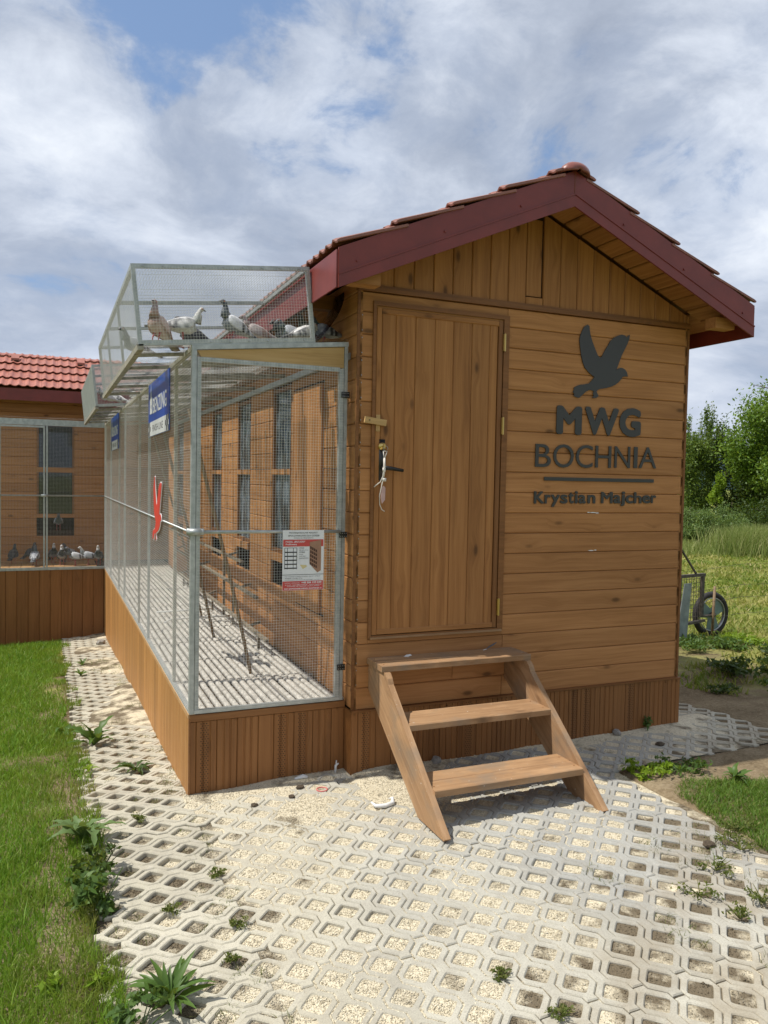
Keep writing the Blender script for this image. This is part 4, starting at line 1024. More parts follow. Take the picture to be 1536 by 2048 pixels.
# ------------------------------------------------------------------ landing cages on the aviary roof
tilt = math.atan((ZAI - ZAO) / (AXI - AX))
def cage(y0, y1, label, solid_left):
    org = Vector((-1.215, y0, 2.436)); rot = Matrix.Rotation(-tilt, 4, 'Y')
    t_ = thing('landing_cage', org, label, 'cage', 'landing cages on the aviary roof', rot)
    mw = WM[t_.name]; L = y1 - y0; Wc, Hc = .99, .43
    def P3(mb): mb.v = [tuple(mw @ Vector(p)) for p in mb.v]; return mb
    e = .022
    fr_ = MB().box(0, Wc, 0, e, 0, e * 1.3).box(0, Wc, 0, e, Hc - e, Hc).box(0, e, 0, e, e * 1.3, Hc - e).box(Wc - e, Wc, 0, e, e * 1.3, Hc - e)
    part('cage_frame', P3(fr_), 'galv', t_)
    fr_ = MB().box(0, e, e, L, Hc - e, Hc).box(Wc - e, Wc, e, L, Hc - e, Hc).box(0, e, L - e, L, 0, Hc - e).box(Wc - e, Wc, L - e, L, 0, Hc - e).box(e, Wc - e, L - e, L, Hc - e, Hc).box(e, Wc - e, L - e, L, 0, e)
    for k in (.333, .666): fr_.box(0, Wc, L * k - .011, L * k + .011, Hc - e, Hc).box(0, e * .7, L * k - .011, L * k + .011, e, Hc - e)
    part('cage_frame', P3(fr_), 'galv', t_)
    part('edge_rail', P3(MB().box(-.008, .026, .0, L, -.022, .008)), 'weathered_rail', t_)
    for k in range(5): part('floor_bearer', P3(MB().box(.0, Wc, L * (k + .5) / 5 - .013, L * (k + .5) / 5 + .013, -.020, -.002)), 'weathered_rail', t_)
    fl_ = corr(.02, Wc - .02, .02, L - .02, lambda x: 0, .006, .08, .004); part('floor_sheet', P3(fl_), 'cage_floor', t_, True)
    wm_ = MB(); pit = .0158
    wires(wm_, (.01, -.002, .01), (1, 0, 0), (0, 0, 1), Wc - .02, Hc - .02, pit); wires(wm_, (.01, L + .002, .01), (1, 0, 0), (0, 0, 1), Wc - .02, Hc - .02, pit)
    wires(wm_, (.01, .01, Hc + .002), (1, 0, 0), (0, 1, 0), Wc - .02, L - .02, pit)
    if not solid_left: wires(wm_, (-.002, .01, .01), (0, 1, 0), (0, 0, 1), L - .02, Hc - .02, pit, WIRE, .0254)
    part('wire_mesh', P3(wm_), 'wire', t_, kind='stuff')
    if solid_left:
        wm_ = MB(); wires(wm_, (-.002, .01, .01), (0, 1, 0), (0, 0, 1), L - .02, Hc - .02, pit); part('wire_mesh', P3(wm_), 'wire', t_, kind='stuff')
        part('side_sheet', P3(MB().box(.004, .007, e, L - e, e, Hc - e)), 'greysheet', t_)
    rv = MB()
    for k in range(9): rv.tube([(.06 + k * .108, -.003, .014), (.06 + k * .108, -.008, .014)], .005, 6).tube([(.06 + k * .108, -.003, Hc - .011), (.06 + k * .108, -.008, Hc - .011)], .005, 6)
    part('rivet', P3(rv), 'rim', t_, kind='stuff')
    return t_
cg1 = cage(.10, 3.08, 'large wire landing cage full of pigeons nearest the gable', False)
cage(4.31, 7.2, 'farther wire landing cage with a grey sheet side', True)
cp = part('plastic_sheet', MB().prism([(-.19 + .155 * math.sin(a * .2) * 1.0, 2.56 + .30 * (a / 8) ) for a in range(9)] + [(-.192 + .155 * math.sin(a * .2), 2.56 + .30 * (a / 8)) for a in reversed(range(9))], lambda u, v, d: (u, .16 + d, v), .3), 'clear', None, True)
tag(cp, 'bent clear plastic sheet between the near landing cage and the loft wall', 'plastic sheet')

# ------------------------------------------------------------------ banners, red dove, poster
def banner(y0, y1, z0, z1, label):
    """blue advertising plate on the aviary side; text reads from far (y1) to near (y0)"""
    x = AX - .022; t_ = thing('banner', (x, y0, z0), label, 'banner', 'blue banners on the aviary side')
    H = z1 - z0; Lb = y1 - y0; zs = z0 + .27 * H
    part('panel', MB().box(x, x + .006, y0, y1, z0, z1), 'blue', t_)
    part('white_strip', MB().box(x - .0016, x - .0002, y0 + .002, y1 - .002, z0 + .002, zs), 'banner_white', t_)
    ck = MB(); c = zs - z0 - .004
    for side in (0, 1):
        for i in range(4):
            for j in range(3):
                if (i + j) % 2 == 0:
                    a = (y0 + .004 + i * .036) if side == 0 else (y1 - .004 - (i + 1) * .036); ck.box(x - .0030, x - .0018, a, a + .036, z0 + .004 + j * c / 3, z0 + .004 + (j + 1) * c / 3)
    part('checker', ck, 'print_black', t_)
    tw = y1 - .09 * Lb
    part('tower_mark', MB().prism([(tw, zs + .06), (tw - .14, zs + .06), (tw - .14, zs + .175), (tw - .085, zs + .185), (tw - .062, zs + .29), (tw - .04, zs + .185), (tw, zs + .175)], lambda u, v, d: (x - .0004 - d, u, v), .0016), 'banner_white', t_, fix=True)
    part('tower_mark', MB().box(x - .0032, x - .0022, tw - .09, tw - .07, zs + .10, zs + .125), 'blue', t_)
    # letters: increasing reading direction is -y
    def tx(body, ya, yb, za, zb_, mat, bold): 
        o = text_mesh(body, -ya, -yb, za, zb_, 0, mat, t_, 'lettering', .0014, bold)
        # built facing -y along x; turn to face -x: (u, y, z) -> (y, -u, z)
        org = WM[t_.name].translation; me_ = o.data
        for v in me_.vertices:
            p = v.co + org; v.co = Vector((x - .0004 + p.y * 1.0, -p.x, p.z)) - org
        return o
    tx('BENZING', y1 - .25 * Lb, y0 + .10 * Lb, zs + .055, zs + .165, 'banner_white', .01)
    tx('FINISH LINE', y1 - .24 * Lb, y0 + .25 * Lb, z0 + .030, z0 + .078, 'print_black', .0)
    return t_
banner(.86, 1.99, 2.037, 2.432, 'blue and white banner with a checkered strip, nearer to the front')
banner(4.87, 5.98, 2.037, 2.432, 'blue and white banner with a checkered strip, farther along under the second cage')
rx = AX - .024; a0, a1, b0, b1 = min(p[0] for p in DOVE), max(p[0] for p in DOVE), min(p[1] for p in DOVE), max(p[1] for p in DOVE)
rd = [(1.66 - (u - a0) / (a1 - a0) * .50, 1.275 + (v - b0) / (b1 - b0) * .47) for u, v in DOVE]
rt_ = thing('dove_sign', (rx, 1.4, 1.3), 'red cut-out dove with a pale edge on the aviary mesh', 'sign')
part('backing', MB().prism(rd, lambda u, v, d: (rx + d, u, v), .004), 'banner_white', rt_, fix=True)
rdi = offset_poly(ccw(rd), .006)
part('dove_emblem', MB().prism(rdi, lambda u, v, d: (rx - .0025 + d, u, v), .002), 'red', rt_, fix=True)

py_ = AY - .026; PX0, PX1, PZ0, PZ1 = -.417, -.168, 1.097, 1.447
po = thing('poster', (PX0, py_, PZ0), 'white and red advertising poster of a brown shelf rack on the wire front', 'poster')
pb = lambda a, b, c, d: (PX0 + (PX1 - PX0) * a, PX0 + (PX1 - PX0) * b, PZ0 + (PZ1 - PZ0) * (1 - d), PZ0 + (PZ1 - PZ0) * (1 - c))
def pr_(name, mat, a, b, c, d, lv=1):
    x0, x1, z0, z1 = pb(a, b, c, d); return part(name, MB().box(x0, x1, py_ - .0006 * lv - .0004, py_ - .0006 * lv + .0001, z0, z1), mat, po)
part('board', MB().box(PX0, PX1, py_, py_ + .003, PZ0, PZ1), 'banner_white', po)
def pt(body, a, b, c, d, mat, bold=0.0, lv=2):
    x0, x1, z0, z1 = pb(a, b, c, d); text_mesh(body, x0, x1, z0, z1, py_ - .0006 * lv, mat, po, 'lettering', .0003, bold)
pr_('red_band', 'poster_red', .01, .985, .155, .27); pr_('red_band', 'poster_red', .005, .99, .845, .995); pr_('rule', 'print_black', .0, 1.0, .735, .742)
pt('PROFESJONALNE REGAŁY', .15, .84, .033, .062, 'print_black'); pt('SPOCZYNKOWE DLA GOŁĘBI', .13, .88, .078, .112, 'print_black'); pt('PROSTO OD PRODUCENTA', .27, .74, .122, .138, 'print_grey')
pt('MODEL „BRZUSZKI”', .07, .54, .178, .208, 'banner_white', .02); pt('Profilowany', .07, .34, .220, .254, 'banner_white', .02)
for i in range(6): pr_('rack_line', 'print_black', .045, .345, .290 + i * .066, (.296 if i in (0,) else .308) + i * .066)
for a in (.045, .11, .25, .335): pr_('rack_line', 'print_black', a, a + .010, .290, .645, 1.6)
for i, s in enumerate(('WYMIARY:', '100 x 60 x 17 cm', 'MATERIAŁ:', 'drewno', 'ILOŚĆ MIEJSC', 'SPOCZYNKOWYCH')): pt(s, .40, (.52, .61, .54, .49, .56, .62)[i], .288 + i * .034, .306 + i * .034, 'print_grey' if i % 2 else 'print_black')
x0, x1, z0, z1 = pb(0, 1, 0, 1); PWd, PHt = x1 - x0, z1 - z0
q2 = lambda a, c: (x0 + PWd * a, z1 - PHt * c)
part('rack_picture', MB().prism([q2(.65, .20), q2(.93, .165), q2(.93, .675), q2(.845, .71), q2(.65, .56)], lambda u, v, d: (u, py_ - .0024 + d, v), .0012), 'poster_brown', po, fix=True)
cells = MB()
for r_ in range(5):
    for c in range(4):
        a = .66 + c * .045; zc_ = .265 + r_ * .066 + c * .018; cells.prism([q2(a, zc_), q2(a + .036, zc_ + .012), q2(a + .036, zc_ + .058), q2(a, zc_ + .044)], lambda u, v, d: (u, py_ - .0030 + d, v), .0004)
part('rack_cells', cells, 'poster_brown_dark', po, fix=True)
part('pad_picture', MB().prism([q2(.42, .575), q2(.56, .58), q2(.60, .60), q2(.49, .645)], lambda u, v, d: (u, py_ - .0016 + d, v), .0006), 'poster_cream', po, fix=True)
pt('TYP: SIODEŁKO W OPARCIU MODEL „PROFIT” TRÓJKĄT', .06, .92, .762, .778, 'print_grey', .01); pt('WYMIARY: 17 x 120 x 17 cm', .06, .48, .790, .806, 'print_grey', .01); pt('Możliwość zamówienia każdego wymiaru', .06, .93, .818, .832, 'print_grey')
pt('KONTAKT I ZAMÓWIENIA:', .06, .42, .866, .882, 'banner_white', .01); pt('+48 506 153 039', .46, .95, .855, .888, 'banner_white', .03)
pt('E-mail: regaly@poczta.pl   www.regaly.pl', .07, .95, .900, .917, 'banner_white', .02); pt('WYSYŁKA NA TERENIE CAŁEGO KRAJU', .11, .90, .926, .941, 'banner_white', .02); pt('DO SAMODZIELNEGO ZŁOŻENIA !!', .05, .95, .952, .982, 'banner_white', .03)

# ------------------------------------------------------------------ wooden steps
st = thing('wooden_steps', (.57, 0, 0), 'three weathered wooden steps standing below the plank door', 'steps')
SX0, SX1 = .098, 1.072
def stringer(x0, x1):
    poly = [(-.003, .655), (-.255, .655), (-.285, .630), (-.30, .60), (-1.012, g1(.5, -1) + .016), (-1.0, g1(.5, -1) + .004), (-.715, g1(.5, -.7) + .004), (-.003, .50)]
    o = part('stringer', MB().prism(poly, lambda u, v, d: (x0 + d, u, v), x1 - x0), 'step', st, fix=True)
    # own frame along the board so the grain follows it
    ax = Vector((0, -.9, -.62)).normalized(); mf = frame((x0, -.3, .6), ax, (-1, 0, 0))
    old = WM[o.name]; me_ = o.data; k = mf.inverted() @ old
    me_.transform(k); o.matrix_basis = WM[st.name].inverted() @ mf; WM[o.name] = mf
stringer(SX0, SX0 + .034); stringer(SX1 - .034, SX1)
def tread(x0, x1, yb, yf, zt, t=.034, n=1):
    ww = (yb - yf) / n
    for k in range(n):
        ym = yb - ww * (k + .5); plank('tread', st, 'step', (x0, ym, zt), (x1, ym, zt), (0, 0, 1), ww - .002, t, .004)
tread(SX0 - .012, SX1 + .012, -.004, -.235, .690, .034, 1)
tread(SX0 + .034, SX1 - .034, -.285, -.520, .432, .034, 1); tread(SX0 + .034, SX1 - .034, -.585, -.835, .192, .036, 2)
for zt_s, yy in ((.690, (-.05, -.19)), (.432, (-.34, -.47)), (.192, (-.64, -.78))):
    for xx in (SX0 + .017, SX1 - .017) if zt_s > .6 else (SX0 + .055, SX1 - .055):
        for y_ in yy: part('screw', MB().tube([(xx, y_, zt_s - .001), (xx, y_, zt_s + .0012)], .0048, 7), 'wood_dark', st)
fe = thing('feather', (.93, -.05, .695), 'dark grey feather sticking up at the right end of the top step', 'feather')
part('vane', MB().prism([(.0, 0), (.03, .012), (.07, .03), (.085, .045), (.06, .036), (.025, .02)], lambda u, v, d: (.87 + u, -.045 + d, .693 + v), .003), 'print_grey', fe, fix=True)
part('shaft', MB().tube([(.855, -.045, .692), (.88, -.045, .697)], .0018, 5), 'white', fe)
fe = thing('feather', (.32, -.03, .695), 'small white feather lying on the left of the top step', 'feather')
part('vane', MB().prism([(.0, 0), (.02, .010), (.045, .012), (.055, .004), (.03, -.002)], lambda u, v, d: (.30 + u, -.06 + d, .693 + v), .004), 'white', fe, fix=True)

# ------------------------------------------------------------------ second loft at the far left with its own aviary
H2Y = 8.44; X2R = .6; X2L = -6.6
l2 = thing('far_loft', (-2, H2Y, -.5), 'second brown timber loft under a sunlit red tile roof at left', 'loft')
c2 = MB().box(X2L, X2R, H2Y + .028, H2Y + .05, -.7, .895).box(X2L, X2R, H2Y + .028, H2Y + .05, 2.48, 2.95).box(X2L, X2R, H2Y + 2.44, H2Y + 2.48, -.7, 2.95).box(X2L, X2R, H2Y + .05, H2Y + 2.44, .3, .34)
WIN2 = [(-1.83 - 1.277 * k, -1.31 - 1.277 * k) for k in range(4)][::-1]
xs2 = [X2L] + [v for wv in WIN2 for v in wv] + [X2R]
for i in range(0, len(xs2), 2): c2.box(xs2[i], xs2[i + 1], H2Y + .028, H2Y + .05, .895, 2.48)
c2.box(X2R - .03, X2R, H2Y + .05, H2Y + 2.44, -.7, 2.95).box(X2L, X2L + .03, H2Y + .05, H2Y + 2.44, -.7, 2.95)
part('wall', c2, 'core', l2)
z = .42
while z < 2.95:
    z1 = z + P; zm = z + P / 2; cuts = WIN2 if (z1 > .9 and z < 2.47) else []
    pts = [X2L]
    for a, b in cuts: pts += [a, b]
    pts.append(X2R)
    for i in range(0, len(pts), 2): plank('plank', l2, 'wood', (pts[i], H2Y, zm), (pts[i + 1], H2Y, zm), (0, -1, 0), P - .002, .022, .006)
    z = z1
for a, b in WIN2:
    w_ = part('window', MB().box(a, a + .028, H2Y + .004, H2Y + .04, 1.14, 2.476).box(b - .028, b, H2Y + .004, H2Y + .04, 1.14, 2.476).box(a + .028, b - .028, H2Y + .004, H2Y + .04, 2.448, 2.476), 'wood_dark', l2)
    part('crossbar', MB().box(a, b, H2Y - .004, H2Y + .03, 1.76, 1.835), 'wood', w_); part('sill', MB().box(a, b, H2Y - .02, H2Y + .03, 1.085, 1.14), 'wood', w_)
    part('pane', MB().box(a + .028, b - .028, H2Y + .03, H2Y + .034, 1.14, 2.45), 'glass_clean', w_)
E2 = H2Y - .33; XR2 = X2R + .1; XL2 = X2L - .2
part('eave_board', MB().box(XL2, XR2, E2 - .012, E2, 2.778, 2.945), 'maroon', l2); part('soffit_board', MB().box(XL2, XR2, E2, H2Y + .02, 2.90, 2.915), 'wood_dark', l2)
dk = MB()
for s in (1, -1):
    yf = lambda y: y if s > 0 else 2 * (H2Y + 1.24) - y
    dk.prism([(yf(E2 + .0), 2.925), (yf(H2Y + 1.24), 2.925 + SL * (1.24 + .33)), (yf(H2Y + 1.24), 2.945 + SL * 1.57), (yf(E2), 2.945)], lambda u, v, d: (XL2 + d, u, v), XR2 - XL2)
part('roof_deck', dk, 'wood_dark', l2, fix=True)
part('gable', MB().prism([(H2Y, 2.95), (H2Y + 2.48, 2.95), (H2Y + 1.24, 2.95 + SL * 1.2)], lambda u, v, d: (X2R - .03 + d, u, v), .03), 'wood', l2, fix=True)
up2 = Vector((0, cs, SL * cs)); ncol = int((XR2 - XL2) / .225)
roof_tiles(l2, TC, TCs, (XR2, E2 - .035, 2.985), up2, (-1, 0, 0), ncol, 5, .345 / cs * 1.0, 15, jitter=.004)
for k in range(int((XR2 - XL2) / .26) + 1): ridge_tile(l2, 'tile', (XR2 - .26 * k, H2Y + 1.24, 3.60), (-1, 0, 0), (0, 1, 0), .285, .095, .080)
for xx in (-2.20, -1.25):
    part('vent_tile', MB().prism([(0, 0), (.11, 0), (.11, .055), (.0, .055)], lambda u, v, d: (xx + u, E2 + 1.05 + d * .9, 3.455 + v + d * .39), .22), 'tile', l2, fix=True)
    part('vent_tile', MB().box(xx + .005, xx + .105, E2 + 1.044, E2 + 1.049, 3.455, 3.478), 'core', l2)

A2 = AYE; a2 = thing('far_aviary', (-2, A2, -.5), 'second wire aviary in the shade in front of the far loft', 'aviary')
x = AX - .006; i = 0
while x > X2L:
    b = x - .141; c = (x + b) / 2
    plank('skirting_board', a2, 'skirt', (c, A2, g1(c, A2) - .06), (c, A2, .40), (0, -1, 0), .139, .016, .004, grooves=0); x = b
part('cap_rail', MB().box(X2L, AX - .002, A2 - .012, A2 + .04, .402, .436), 'galv', a2)
x = X2L
while x < AX - .05:
    plank('floor_board', a2, 'cap', (x, A2 + .04, .440), (x, H2Y - .002, .440), (0, 0, 1), .138, .02, .003); x += .141
part('floor_tray', MB().box(X2L, -.0, A2 + .0415, H2Y - .004, .39, .418), 'clod', a2)
for xx in (-1.722, -1.686, -2.276, -2.31, -3.0, -3.7, -4.4): post(a2, xx - .012, xx + .012, A2 - .004, A2 + .02, .437, 2.40)
part('rail', MB().box(X2L, AX - .004, A2 - .006, A2 + .026, 2.402, 2.486), 'galv', a2); part('rail', MB().box(-2.28, -1.72, A2 - .008, A2 + .014, 2.372, 2.396), 'galv', a2)
part('rail', MB().tube([(X2L, A2 - .012, 1.437), (AX - .01, A2 - .012, 1.437)], .0105, 8), 'galv', a2, True)
part('clamp', MB().tube([(-1.76, A2 - .018, 1.437), (-1.67, A2 - .018, 1.437)], .018, 8), 'galv', a2, True)
wm = MB(); wires(wm, (-4.6, A2 - .007, .44), (1, 0, 0), (0, 0, 1), 4.6 + AX - .01, 1.96, .0185); part('wire_mesh', wm, 'wire', a2, kind='stuff')
rz2 = lambda y: 2.50 + .10 * (y - A2)
mb = MB(); mb.add([(X2L, A2 - .01, 2.502), (AX - .03, A2 - .01, 2.502), (AX - .03, H2Y - .003, 2.58), (X2L, H2Y - .003, 2.58)], [(0, 1, 2, 3)]); part('roof_sheet', mb, 'sheet', a2)

# ------------------------------------------------------------------ pigeons
def lerp3(a, b, t): return tuple(a[i] + (b[i] - a[i]) * t for i in range(3))
BODY = [(-.135, .104, .012, .008), (-.115, .108, .026, .018), (-.085, .118, .042, .034), (-.05, .130, .053, .047), (-.015, .140, .059, .054), (.02, .150, .058, .056), (.048, .166, .049, .050), (.066, .190, .036, .038), (.074, .214, .027, .028), (.079, .235, .0225, .0235), (.085, .254, .0205, .0215), (.095, .267, .0195, .020), (.107, .269, .0165, .017), (.117, .266, .0115, .012), (.123, .264, .004, .004)]
def pigeon_mesh(pal, neck, tuck):
    """one continuous body; neck = (dx, dz) moves the head, tuck draws it down"""
    mb = MB(); cols = []; n = 12; prev = None; rings = []
    for i, (x, z, ry, rz_) in enumerate(BODY):
        k = max(0, (i - 5) / (len(BODY) - 6)); kk = k ** 1.2
        rings.append((Vector((x + neck[0] * kk, 0, z + neck[1] * kk - tuck * kk)), ry, rz_))
    for i, (c, ry, rz_) in enumerate(rings):
        d = (rings[min(i + 1, len(rings) - 1)][0] - rings[max(0, i - 1)][0]).normalized()
        if i >= 10: d = (d * .4 + Vector((1, 0, -.12)) * .6).normalized()
        s = Vector((0, 1, 0)); u = d.cross(s) * -1
        if u.z < 0 and i < 7: u = -u
        u = s.cross(d) * -1 if (s.cross(d) * -1).dot(u) > 0 else s.cross(d)
        for k in range(n):
            a = 2 * math.pi * k / n; mb.v.append(tuple(c + s * (math.cos(a) * ry) + u * (math.sin(a) * rz_)))
            low = math.sin(a) < -.2
            if i < 3: col = pal['rump']
            elif i < 6: col = pal['belly'] if low else pal['body']
            elif i < 9: col = pal['neck']
            else: col = pal['head']
            cols.append(col)
    for i in range(len(rings) - 1):
        for k in range(n): a = i * n + k; b = i * n + (k + 1) % n; mb.f.append((a, b, b + n, a + n))
    mb.f.append(tuple(reversed(range(n)))); e = (len(rings) - 1) * n; mb.f.append(tuple(e + k for k in range(n)))
    return mb, cols, rings
def set_cols(me, cols):
    at = me.color_attributes.new('Col', 'FLOAT_COLOR', 'POINT'); at.data.foreach_set('color', np.array([(*c, 1) for c in cols], dtype=np.float32).ravel())
def pmesh(name, mb, cols, mat='plumage'):
    me = mb.mesh(name); fixn(me); me.polygons.foreach_set('use_smooth', [True] * len(me.polygons)); me.materials.append(M[mat])
    if cols is not None: set_cols(me, cols)
    return me
def sub(name, me, parent):
    ob = bpy.data.objects.new(name, me); COL.objects.link(ob); ob.parent = parent; ob.matrix_parent_inverse = Matrix.Identity(4); return ob
_pg = {}
def pigeon(kind, pal, loc, yaw, label, group, scale=.92, neck=(0, 0), tuck=0.0, pitch=0.0, sit=0.0):
    root = thing('pigeon', Vector(loc) - Vector((0, 0, sit)), label, 'pigeon', group, Matrix.Rotation(yaw, 4, 'Z') @ Matrix.Rotation(pitch, 4, 'Y') @ Matrix.Scale(scale, 4))
    mb, cols, rings = pigeon_mesh(pal, neck, tuck); sub('body', pmesh('body', mb, cols), root)
    hd_ = rings[11][0]; bk = rings[13][0]
    d = Vector((1, 0, -.25)).normalized()
    sub('beak', pmesh('beak', MB().tube([bk - d * .004, bk + d * .006, bk + d * .021], [.0062, .0055, .001], 7), None, 'beak'), root)
    sub('cere', pmesh('cere', MB().tube([bk + Vector((.000, 0, .0055)), bk + Vector((.008, 0, .0045))], [.0048, .003], 6), [pal.get('cere', (.7, .68, .66))] * 12), root)
    for s in (-1, 1):
        p = hd_ + Vector((.004, s * .0182, .003)); eb = MB().tube([p - Vector((0, s * .003, 0)), p, p + Vector((0, s * .0022, 0))], [.004, .0052, .003], 8); sub('eye', pmesh('eye', eb, None, 'eye'), root)
        # folded wing
        W_ = [(.052, .170, .020, .040), (.040, .166, .034, .048), (.015, .158, .043, .056), (-.012, .150, .044, .058), (-.040, .142, .041, .056), (-.058, .137, .037, .052), (-.066, .135, .035, .050), (-.082, .129, .030, .045), (-.092, .126, .027, .041), (-.102, .122, .024, .037), (-.125, .114, .018, .028), (-.155, .105, .012, .018), (-.19, .096, .007, .010), (-.215, .090, .003, .004)]
        wb = MB(); wc = []; n = 8
        for i, (x, z, rz_, oy) in enumerate(W_):
            for k in range(n):
                a = 2 * math.pi * k / n; zz = math.sin(a)
                wb.v.append((x, s * (oy * (.90 - .22 * zz) + math.cos(a) * .010 + .004), z + zz * rz_))
                c = pal['wing']
                if i in (5, 6) and zz < .75: c = pal['bar']
                if i in (8, 9) and zz < .9: c = pal['bar']
                if i >= 11: c = pal['tip']
                if 'check' in pal and i in (2, 4, 7) and k % 3 == 1: c = pal['check']
                wc.append(c)
        for i in range(len(W_) - 1):
            for k in range(n): a = i * n + k; b = i * n + (k + 1) % n; wb.f.append((a, b, b + n, a + n))
        wb.f.append(tuple(range(n))); e = (len(W_) - 1) * n; wb.f.append(tuple(e + k for k in range(n)))
        sub('wing', pmesh('wing', wb, wc), root)
        lg = MB().tube([(-.01, s * .022, .108), (.006, s * .024, .058), (.0, s * .024, .008)], [.010, .0045, .0038], 7)
        for a in (-.5, 0, .5, math.pi): lg.tube([(0, s * .024, .006), (math.cos(a) * .017, s * .024 + math.sin(a) * .017, .006), (math.cos(a) * .030 * (.7 if a > 3 else 1), s * .024 + math.sin(a) * .028, .002)], [.0036, .003, .0015], 5)
        sub('leg', pmesh('leg', lg, None, 'legred'), root)
    tb = MB(); tc = []; T_ = [(-.105, .113, .022), (-.15, .098, .030), (-.20, .083, .036), (-.225, .076, .038), (-.245, .070, .036)]
    for i, (x, z, hw) in enumerate(T_):
        for yy, zz in ((-hw, 0), (0, .006), (hw, 0), (0, -.005)): tb.v.append((x, yy, z + zz)); tc.append(pal['tip'] if i >= 2 else pal['tail'])
    for i in range(len(T_) - 1):
        for k in range(4): a = i * 4 + k; b = i * 4 + (k + 1) % 4; tb.f.append((a, b, b + 4, a + 4))
    tb.f += [(0, 1, 2, 3), (16, 17, 18, 19)]; sub('tail', pmesh('tail', tb, tc), root)
    return root
blue_ = dict(head=(.075, .085, .105), neck=(.055, .085, .085), body=(.30, .32, .36), belly=(.24, .26, .30), rump=(.42, .43, .46), wing=(.42, .44, .48), bar=(.025, .025, .03), tip=(.10, .11, .13), tail=(.28, .30, .34))
greyw = dict(blue_, wing=(.60, .61, .64), body=(.44, .46, .50), neck=(.10, .12, .14))
dark_ = dict(head=(.030, .032, .040), neck=(.028, .036, .036), body=(.040, .042, .052), belly=(.045, .047, .056), rump=(.05, .05, .06), wing=(.040, .042, .052), bar=(.015, .015, .018), tip=(.020, .020, .024), tail=(.03, .03, .035))
white_ = dict(head=(.55, .54, .52), neck=(.38, .40, .38), body=(.66, .65, .63), belly=(.70, .70, .68), rump=(.72, .71, .70), wing=(.68, .67, .66), bar=(.16, .16, .17), tip=(.06, .06, .065), tail=(.45, .45, .46), check=(.20, .20, .21))
wht = dict(white_, neck=(.66, .65, .63), bar=(.60, .59, .58), tip=(.5, .5, .5), check=(.66, .65, .64), head=(.70, .69, .67))
redc = dict(head=(.32, .25, .26), neck=(.40, .27, .23), body=(.50, .36, .31), belly=(.55, .43, .38), rump=(.62, .54, .50), wing=(.54, .40, .35), bar=(.26, .14, .10), tip=(.34, .27, .24), tail=(.56, .50, .47))
drkw = dict(dark_, head=(.62, .61, .60), belly=(.30, .31, .33), wing=(.07, .075, .085))
G1 = 'pigeons in the near landing cage'; G2 = 'pigeons on the shaded floor of the far aviary'; G3 = 'white pigeons in the far landing cage'
def zf(x): return 2.436 + math.tan(tilt) * (x + 1.215) + .016
def inb(kind, pal, x, y, yaw, label, **kw): return pigeon(kind, pal, (x, y, zf(x)), R(yaw), label, G1, **kw)
inb(0, redc, -1.12, .20, 228, 'rusty pink pigeon standing upright at the left corner of the near cage', neck=(-.02, .016), pitch=R(-16), scale=0.80)
inb(1, white_, -.97, .30, -8, 'white pigeon with dark wing checks and black tail, stretched towards the right', neck=(-.035, .012), pitch=R(13), scale=0.87)
inb(2, dark_, -.86, .62, 190, 'black pigeon behind the white one in the near cage, tail to the right', tuck=.035, scale=0.84)
inb(3, greyw, -.70, .25, 188, 'tall slate-headed pigeon with two black wing bars looking left', neck=(-.006, .018), pitch=R(-10), scale=0.82)
inb(4, dict(redc, neck=(.30, .22, .20), wing=(.36, .30, .29)), -.49, .50, 175, 'pale brown pigeon behind the slate-headed one', tuck=.02, scale=0.78)
inb(5, dark_, -.27, .62, 185, 'black headed pigeon low by the right end of the near cage', tuck=.045, scale=0.78)
inb(6, blue_, -.30, .38, 178, 'blue grey pigeon sitting in front of the black one at the right end', tuck=.06, scale=0.78, sit=.03)
inb(7, white_, -.25, .24, 25, 'white pigeon crouching against the right end of the near cage', tuck=.085, scale=0.78, sit=.05)
inb(8, blue_, -1.16, .95, 200, 'grey pigeon seen through the left mesh of the near cage', tuck=.01, scale=0.78)
pigeon(9, blue_, (-.085, .66, 2.60), R(170), 'blue grey pigeon perched high beside the loft wall above the others', 'pigeons beside the loft wall', tuck=.0, scale=0.78)
pigeon(10, dict(blue_, wing=(.22, .24, .27), check=(.50, .52, .55)), (-.10, .34, 2.545), R(165), 'speckled grey pigeon behind the clear plastic by the loft corner', 'pigeons beside the loft wall', scale=0.75, tuck=.03)
for (x, y, yaw, lb) in ((-1.10, 4.62, 200, 'white pigeon at the left front of the far cage'), (-.99, 4.78, 150, 'white pigeon with a dark wing mark in the middle of the far cage'), (-.80, 4.66, 185, 'white pigeon at the right front of the far cage, half hidden by the near cage')):
    pigeon(0, dict(white_, tip=(.4, .4, .4)) if yaw == 150 else wht, (x, y, zf(x)), R(yaw), lb, G3, tuck=.02, scale=0.78)
ZF2 = .441
